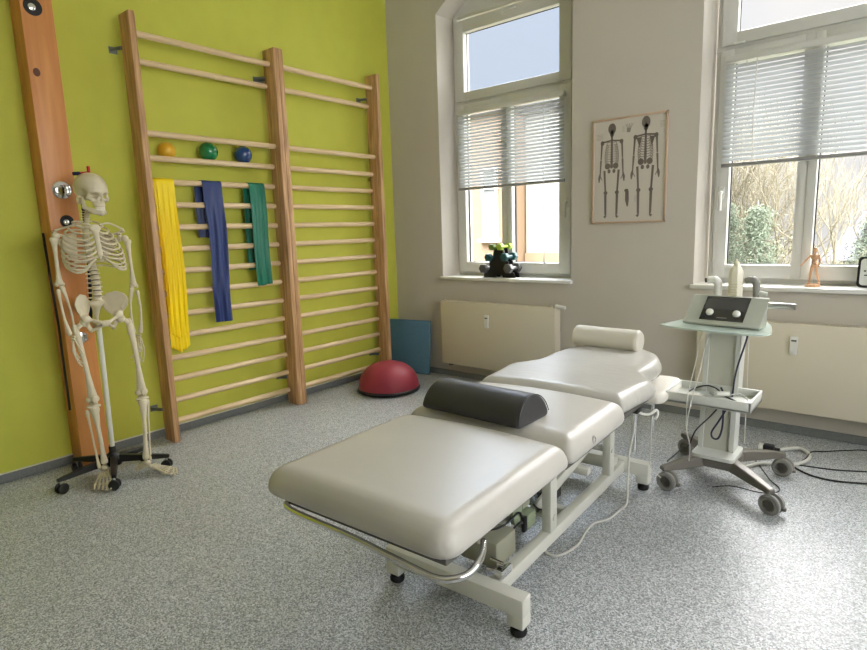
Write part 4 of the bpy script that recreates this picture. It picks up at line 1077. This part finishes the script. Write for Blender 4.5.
# handpieces, holder, bottle
HP = thing('treatment_handpiece', 'white angled handpiece with dark tip standing behind the console, left of bottle', 'handpiece', (2.789, -.795, .738))
mb = MB(); mb.tube(spline([(.010, 0, .10), (.010, 0, .15), (.006, -.002, .182), (-.012, -.006, .192), (-.036, -.010, .190)], 5), [.016]*5+[.018]*5+[.019]*5+[.017]*5+[.013], 14); mb.build('body', 'whiteplastic', HP, 180)
MB().cyl((-.034, -.0095, .190), (-.046, -.012, .189), .0105, 14).build('tip', 'ink_dark', HP)
MB().cyl((.010, 0, .0005), (.010, 0, .11), .017, 16).build('holder', 'trolley_lt', HP)
HG = thing('treatment_handpiece', 'grey angled handpiece behind the console, right of bottle', 'handpiece', (2.950, -.792, .738))
mb = MB(); mb.tube(spline([(.006, 0, .09), (.006, 0, .15), (.002, 0, .186), (-.016, 0, .195), (-.042, 0, .190)], 5), [.014]*5+[.015]*5+[.016]*5+[.014]*5+[.010], 14); mb.build('body', 'wheel', HG, 180)
MB().rod((.018, -.004, .138), (.050, -.008, .132), .011).build('sound_head', 'trolley_lt', HG)
MB().cyl((.006, 0, .0005), (.006, 0, .10), .016, 16).build('holder', 'trolley_grey', HG)
BT = thing('gel_bottle', 'translucent cream gel bottle standing upright behind the therapy console', 'bottle', (2.872, -.797, .7385))
bw = .030; pr = [(.9, 0), (1, .004), (1, .225), (.98, .233), (.66, .252), (.42, .256), (.40, .264)]
mb = MB(); mb.lathe([(bw*a, z) for a, z in pr], 8, Matrix.Rotation(PI/8, 4, 'Z')); mb.build('body', 'bottle', BT, 30)
MB().lathe([(.013, .258), (.013, .270), (.009, .276), (.004, .279), (.004, .286)], 16).build('cap', 'bottle', BT)
mb = MB()
for i in range(7): mb.box((-.014, -.0285, .10+.012*i), (.014-.006*(i % 3 == 1), -.0270, .106+.012*i))
mb.build('embossing', 'bottle_lbl', BT, 0)
# cables of the device
def cable(name, pts, r, m, label, cat='cable', k=7, grp=None):
    return tag(MB().tube(spline(pts, k), r, 8).build(name, m, smooth=180), label, cat, grp)
cable('device_cable', [(2.925, -.80, .80), (2.945, -.82, .765), (2.950, -.855, .73), (2.940, -.872, .66), (2.922, -.90, .57), (2.912, -.912, .50), (2.905, -.92, .40), (2.885, -.94, .35), (2.862, -.95, .30), (2.838, -.955, .250), (2.845, -.96, .225), (2.868, -.96, .228), (2.880, -.95, .28), (2.878, -.94, .37), (2.873, -.92, .42), (2.86, -.92, .455)], .0042, 'cable_n', 'dark navy cable looping down the front of the trolley column')
cable('probe_cable', [(2.815, -.80, .76), (2.808, -.93, .70), (2.802, -1.00, .627), (2.800, -1.04, .55), (2.790, -1.11, .44), (2.775, -1.12, .31), (2.786, -1.10, .22), (2.76, -1.02, .10), (2.70, -.90, .03), (2.66, -.80, .008)], .0025, 'cable_w', 'thin grey cable hanging in front of the trolley column, longest one')
cable('probe_cable', [(2.770, -.80, .76), (2.765, -.92, .68), (2.762, -.97, .576), (2.772, -1.11, .45), (2.771, -1.115, .36), (2.768, -1.115, .31)], .0022, 'cable_w', 'thin grey cable ending at a small plug left of the trolley column')
cable('sensor_cable', [(2.955, -.80, .735), (2.943, -.82, .66), (2.942, -.80, .42), (2.940, -.78, .25), (2.936, -.76, .155)], .0022, 'cable_w', 'thin pale cable hanging behind the right side of the trolley column')
cable('black_cable', [(2.880, -.95, .40), (2.850, -1.03, .35), (2.805, -1.09, .29), (2.775, -1.07, .21), (2.735, -1.00, .17), (2.715, -1.05, .150), (2.70, -1.13, .135)], .003, 'cable_b', 'black cable running from under the tray to the front left trolley wheel')
cable('black_probe_lead', [(2.730, -.94, .4215), (2.745, -.90, .430), (2.790, -.885, .445), (2.835, -.895, .440), (2.875, -.93, .4225), (2.93, -.985, .4215), (2.985, -1.03, .4215)], .003, 'cable_b', 'short black lead lying coiled in the trolley tray')
PB = thing('probe', 'small white probe lying in the trolley tray', 'probe', (2.875, -.955, .428), math.radians(20))
MB().rod((-.035, 0, .004), (.03, 0, .010), .0115).build('grip', 'whiteplastic', PB); MB().lathe([(.010, 0), (.017, .006), (.017, .012), (.004, .014)], 18, Matrix.Translation((-.036, 0, .0)) ).build('applicator', 'steel', PB)
mb = MB(); mb.box((2.735, -1.0, .4185), (2.80, -.95, .4215), .001); mb.box((2.905, -1.06, .4185), (2.985, -1.00, .4205), .001)
tag(mb.build('cloth_wipe', 'whitevinyl'), 'folded white wipes lying flat in the trolley tray', 'wipe')
cable('white_lead', [(2.905, -.945, .432), (2.94, -.93, .440), (2.985, -.98, .425), (2.975, -1.045, .4225), (2.92, -1.07, .4225), (2.86, -1.06, .4225)], .0028, 'cable_w', 'white lead curling over the trolley tray')
# floor cables and plug on the right
PL = thing('power_plug', 'black mains plug standing on the floor behind the trolley wheels', 'plug', (2.985, -.385, 0))
mb = MB(); mb.box((-.03, -.02, 0), (.022, .02, .042), .008); mb.cyl((.018, 0, .022), (.045, .004, .020), .009, 12); mb.build('body', 'blackplastic', PL); MB().box((-.052, -.017, .004), (-.028, .017, .036), .006).build('socket_end', 'whiteplastic', PL)
cable('white_hose', [(3.03, -.38, .020), (3.06, -.33, .018), (3.105, -.285, .016), (3.150, -.330, .012), (3.158, -.42, .010), (3.120, -.51, .010), (3.06, -.55, .010), (2.98, -.60, .010), (2.93, -.70, .010)], .009, 'cable_w', 'thick white cable curved in a loop on the floor behind the trolley')
cable('floor_cable', [(3.03, -.45, .010), (3.094, -.52, .006), (3.187, -.600, .005), (3.286, -.612, .005), (3.405, -.565, .005), (3.56, -.50, .005), (3.9, -.45, .005)], .0042, 'cable_b', 'dark cable running along the floor, nearest the camera of the three below the radiator', grp=None)
cable('floor_cable', [(3.061, -.514, .004), (3.155, -.493, .004), (3.274, -.467, .004), (3.397, -.408, .004), (3.55, -.34, .004), (3.9, -.30, .004)], .0032, 'cable_b', 'dark cable running along the floor, middle one of the three below the radiator')
cable('floor_cable', [(3.12, -.50, .004), (3.150, -.42, .018), (3.16, -.30, .014), (3.21, -.23, .004), (3.30, -.15, .004), (3.42, -.09, .004), (3.9, -.07, .004)], .003, 'cable_b', 'dark cable running along the floor, closest to the skirting of the three below the radiator')
cable('thin_lead', [(2.86, -.42, .004), (2.95, -.55, .003), (3.05, -.757, .003), (3.098, -.827, .003), (3.098, -.885, .003), (3.04, -.93, .003), (2.93, -.93, .003), (2.86, -.99, .003)], .0022, 'cable_b', 'thin dark lead lying on the floor under the trolley')

# ------------------------------------------------------------------ outside
E_ = {}
E_['orange'] = mat('orange plaster', (126, 104, 82), .9); E_['white'] = mat('pale plaster', (132, 131, 126), .9); E_['oframe'] = mat('facade window white', (175, 175, 172), .6)
E_['opane'] = mat('grey facade pane', (110, 112, 110), .3); E_['roof'] = mat('weathered grey roof', (54, 52, 55), .9); E_['ground'] = mat('winter lawn', (96, 98, 76), 1)
E_['bark'] = mat('pale brown bark', (98, 90, 82), .95); E_['twig'] = mat('dry beige twigs', (118, 112, 94), .95); E_['conifer'] = mat('grey green needles', (88, 98, 82), .95); E_['dry'] = mat('dry yellow green leaves', (112, 110, 88), .95)
GZ = -3.6
struct(MB().box((-40, .6, GZ-.2), (40, 70, GZ)).build('ground', E_['ground'], smooth=0))
AB = thing('apartment_building', 'orange plastered neighbouring building with white framed window seen through the narrow window', 'building', (-5, 6.5, GZ))
MB().box((-3, -.5, 0), (2.36, 5, 7.0)).build('wall', E_['orange'], AB, 0)
MB().box((-3.1, -.6, 7.0), (2.38, 5.1, 7.15)).build('roof', E_['roof'], AB, 0)
for xx in (1.77, .3, -1.2):
    for zz in (4.62,):
        mb = MB(); ring(mb, xx, xx+.36, zz, zz+1.35, .045, -.56, -.50, 0); mb.box((xx-.06, -.64, zz-.08), (xx+.42, -.48, zz)); mb.box((xx-.02, -.55, zz+.95), (xx+.38, -.51, zz+1.0)); o = mb.build('window', E_['oframe'], AB, 0)
        MB().box((xx+.04, -.52, zz+.04), (xx+.32, -.51, zz+1.31)).build('pane', E_['opane'], o, 0)
MB().box((-3.02, -.53, 0), (2.37, -.49, 4.25)).build('plinth', E_['orange'], AB, 0)
WB = thing('white_building', 'white rendered building wall with orange base seen through the narrow window', 'building', (-1.0, 6.8, GZ))
MB().box((-1.60, -.2, 0), (1.2, 4, 7.0)).build('wall', E_['white'], WB, 0); MB().box((-1.60, -.26, 0), (1.22, -.18, 4.30)).build('base_band', E_['orange'], WB, 0); MB().box((-1.62, -.3, 7), (1.3, 4.1, 7.1)).build('roof', E_['roof'], WB, 0)
HO = thing('house', 'distant house with grey hipped roof behind bare trees', 'house', (3.6, 24, GZ))
MB().box((-2.4, -2.5, 0), (4, 3, 3.4)).build('wall', mat('grey beige render', (104, 100, 92), .9), HO, 0)
MB().add([(-2.7, -2.8, 3.3), (4.3, -2.8, 3.3), (4.3, 3.3, 3.3), (-2.7, 3.3, 3.3), (-1.2, .2, 5.75), (3.6, .2, 5.75)], [(3, 2, 1, 0), (0, 1, 5, 4), (1, 2, 5), (2, 3, 4, 5), (3, 0, 4)]).build('roof', E_['roof'], HO, 0)
MB().box((-.9, -.2, 5.3), (-.5, .2, 6.15)).build('chimney', E_['roof'], HO, 0)
def grow(mb, p, d, L_, r, lvl, rnd, tips, spread=.55, up=.12):
    segs = 3; pts = [p]; q = Vector(p); dd = Vector(d)
    for i in range(segs):
        dd = (dd+Vector((rnd.gauss(0, .10), rnd.gauss(0, .10), rnd.gauss(0, .06)+up*.3))).normalized(); q = q+dd*L_/segs; pts.append(q.copy())
    mb.tube(pts, [r*(1-.42*i/segs) for i in range(segs+1)], 5 if lvl > 1 else 3, cap=False)
    if lvl == 0: tips.append(q.copy()); return
    k = rnd.choice((3, 3, 4))
    for i in range(k):
        nd = (dd+Vector((rnd.gauss(0, spread), rnd.gauss(0, spread), rnd.gauss(0, spread*.6)+up))).normalized()
        st = pts[-1] if i < 2 else pts[rnd.choice((1, 2))]
        grow(mb, st, nd, L_*rnd.uniform(.62, .88), r*.60, lvl-1, rnd, tips, spread, up)
def leaves(tips, rnd, n, spread, size, flat=1):
    mb = MB()
    for t in tips:
        for _ in range(n):
            c = Vector(t)+Vector((rnd.gauss(0, spread), rnd.gauss(0, spread), rnd.gauss(0, spread*flat)))
            a = Vector((rnd.gauss(0, 1), rnd.gauss(0, 1), rnd.gauss(0, 1))).normalized(); b = a.orthogonal().normalized(); s = size*rnd.uniform(.6, 1.3)
            mb.add([c-a*s, c-b*s*.4, c+a*s, c+b*s*.4], [(0, 1, 2, 3)])
    return mb
def bare_tree(x, y, h, seed, label, leaf=None, twig='twig', lvl=5, n=0):
    rnd = random.Random(seed); R = thing('bare_tree' if not leaf else 'leafy_tree', label, 'tree', (x, y, GZ)); tips = []
    mb = MB(); grow(mb, Vector((0, 0, 0)), Vector((0, 0, 1)), h*.31, h*.013, lvl, rnd, tips, .42, .22); mb.build('branches', E_[twig], R, 180, fix=False)
    if leaf: leaves(tips, rnd, n, .12, .05).build('foliage', E_[leaf], R, 0, fix=False)
def conifer(x, y, h, seed, label):
    rnd = random.Random(seed); R = thing('conifer', label, 'tree', (x, y, GZ))
    mb = MB(); mb.tube([(0, 0, 0), (0, 0, h)], [h*.02, .01], 6); tips = []
    z = h*.12
    while z < h*.98:
        rr = (1-z/h)*h*.26+.08
        for k in range(rnd.randint(6, 9)):
            a = rnd.uniform(0, 2*PI); l = rr*rnd.uniform(.75, 1.1); p0 = Vector((0, 0, z)); p1 = Vector((math.cos(a)*l*.6, math.sin(a)*l*.6, z-l*.05)); p2 = Vector((math.cos(a)*l, math.sin(a)*l, z-l*.22))
            mb.tube([p0, p1, p2], [.018, .012, .004], 3, cap=False)
            for t in range(7): tips.append(p0.lerp(p1, t/6) if t < 3 else p1.lerp(p2, (t-3)/3))
        z += h*.028
    mb.build('trunk', E_['bark'], R, 180, fix=False); leaves(tips, rnd, 16, .09, .026, .6).build('foliage', E_['conifer'], R, 0, fix=False)
conifer(.25, 10.2, 5.3, 11, 'slim grey green conifer seen through the wider window, beside its frame')
conifer(.95, 9.8, 5.2, 13, 'tall grey green conifer seen through the middle of the left pane')
conifer(2.75, 12.5, 4.9, 14, 'low spreading conifer seen through the right pane')
bare_tree(.35, 12.5, 7.6, 3, 'bare winter tree rising above the conifers in the left pane', lvl=6)
bare_tree(1.55, 13.2, 7.9, 5, 'bare many-stemmed tree seen beside the window mullion', lvl=6)
bare_tree(2.35, 11.5, 6.2, 8, 'bare tree with wide limbs in front of the grey roof', lvl=6)
bare_tree(4.6, 15.5, 8.2, 9, 'bare tree at the far edge of the right pane', lvl=6)
bare_tree(.9, 10.5, 4.4, 21, 'yellowish leafy shrub tree low in the left pane', 'dry', 'twig', 5, 6)
bare_tree(-.6, 13.5, 4.9, 22, 'dry leafy tree behind the slim conifer', 'dry', 'twig', 5, 6)
bare_tree(2.0, 16.5, 4.8, 23, 'dry leafy shrub tree behind the mullion', 'dry', 'twig', 5, 6)

# ------------------------------------------------------------------ sky, light, camera
wd = bpy.data.worlds.new('sky'); bpy.context.scene.world = wd; wd.use_nodes = True; nt = wd.node_tree; N = nt.nodes.new; L = nt.links.new
bg = nt.nodes['Background']; tc = N('ShaderNodeTexCoord'); sx_ = N('ShaderNodeSeparateXYZ'); L(tc.outputs['Generated'], sx_.inputs[0])
cr = N('ShaderNodeValToRGB'); L(sx_.outputs['Z'], cr.inputs[0]); e = cr.color_ramp.elements     # brightness with elevation: pale horizon, bright overcast above
SK_MAX = 22.0; EAST_FILL = 4.8
e[0].position = 0; e[0].color = (.5/SK_MAX,)*3+(1,); e[1].position = .75; e[1].color = (1, 1, 1, 1)
for p, v in ((.10, .56), (.335, .60), (.38, 6.0), (.48, 18.0)):
    q = e.new(p); q.color = (v/SK_MAX,)*3+(1,)
tint = N('ShaderNodeMapRange'); L(sx_.outputs['X'], tint.inputs[0]); tint.inputs['From Min'].default_value = -.44; tint.inputs['From Max'].default_value = -.16
mx = N('ShaderNodeMix'); mx.data_type = 'RGBA'; L(tint.outputs[0], mx.inputs[0]); mx.inputs[6].default_value = (.66, .76, .92, 1); mx.inputs[7].default_value = (1.02, 1.0, .99, 1)
vm = N('ShaderNodeVectorMath'); vm.operation = 'MULTIPLY'; L(cr.outputs[0], vm.inputs[0]); L(mx.outputs[2], vm.inputs[1]); L(vm.outputs[0], bg.inputs[0]); bg.inputs[1].default_value = SK_MAX
# towards +x the sky is evenly brightened, added fill through the right-hand window
br = N('ShaderNodeMapRange'); L(sx_.outputs['X'], br.inputs[0]); br.inputs['From Min'].default_value = .25; br.inputs['From Max'].default_value = .6; br.interpolation_type = 'SMOOTHSTEP'
m2 = N('ShaderNodeMix'); m2.data_type = 'RGBA'; L(br.outputs[0], m2.inputs[0]); L(vm.outputs[0], m2.inputs[6]); m2.inputs[7].default_value = (EAST_FILL/SK_MAX, EAST_FILL/SK_MAX, EAST_FILL/SK_MAX, 1)
L(m2.outputs[2], bg.inputs[0]); bg.inputs[1].default_value = SK_MAX
cam = bpy.data.cameras.new('camera'); co = bpy.data.objects.new('camera', cam); COL.objects.link(co); bpy.context.scene.camera = co
cam.sensor_width = 36; cam.sensor_fit = 'HORIZONTAL'; cam.lens = 575.0894*36/867; cam.clip_start = .05
yaw, pi_, ro = [math.radians(a) for a in (39.9754, -9.2465, -1.9041)]
F = Vector((-math.sin(yaw)*math.cos(pi_), math.cos(yaw)*math.cos(pi_), math.sin(pi_))); R = Vector((math.cos(yaw), math.sin(yaw), 0)); U = R.cross(F)
R2 = R*math.cos(ro)+U*math.sin(ro); U2 = -R*math.sin(ro)+U*math.cos(ro)
co.matrix_world = Matrix(((R2.x, U2.x, -F.x, 3.4875), (R2.y, U2.y, -F.y, -3.678), (R2.z, U2.z, -F.z, 1.1941), (0, 0, 0, 1)))
sc = bpy.context.scene
sc.view_settings.view_transform = 'Standard'; sc.view_settings.look = 'None'; sc.view_settings.gamma = 1; sc.view_settings.exposure = 0.68
sc.cycles.max_bounces = 12; sc.cycles.diffuse_bounces = 8; sc.cycles.transparent_max_bounces = 16; sc.cycles.glossy_bounces = 4; sc.cycles.use_denoising = True
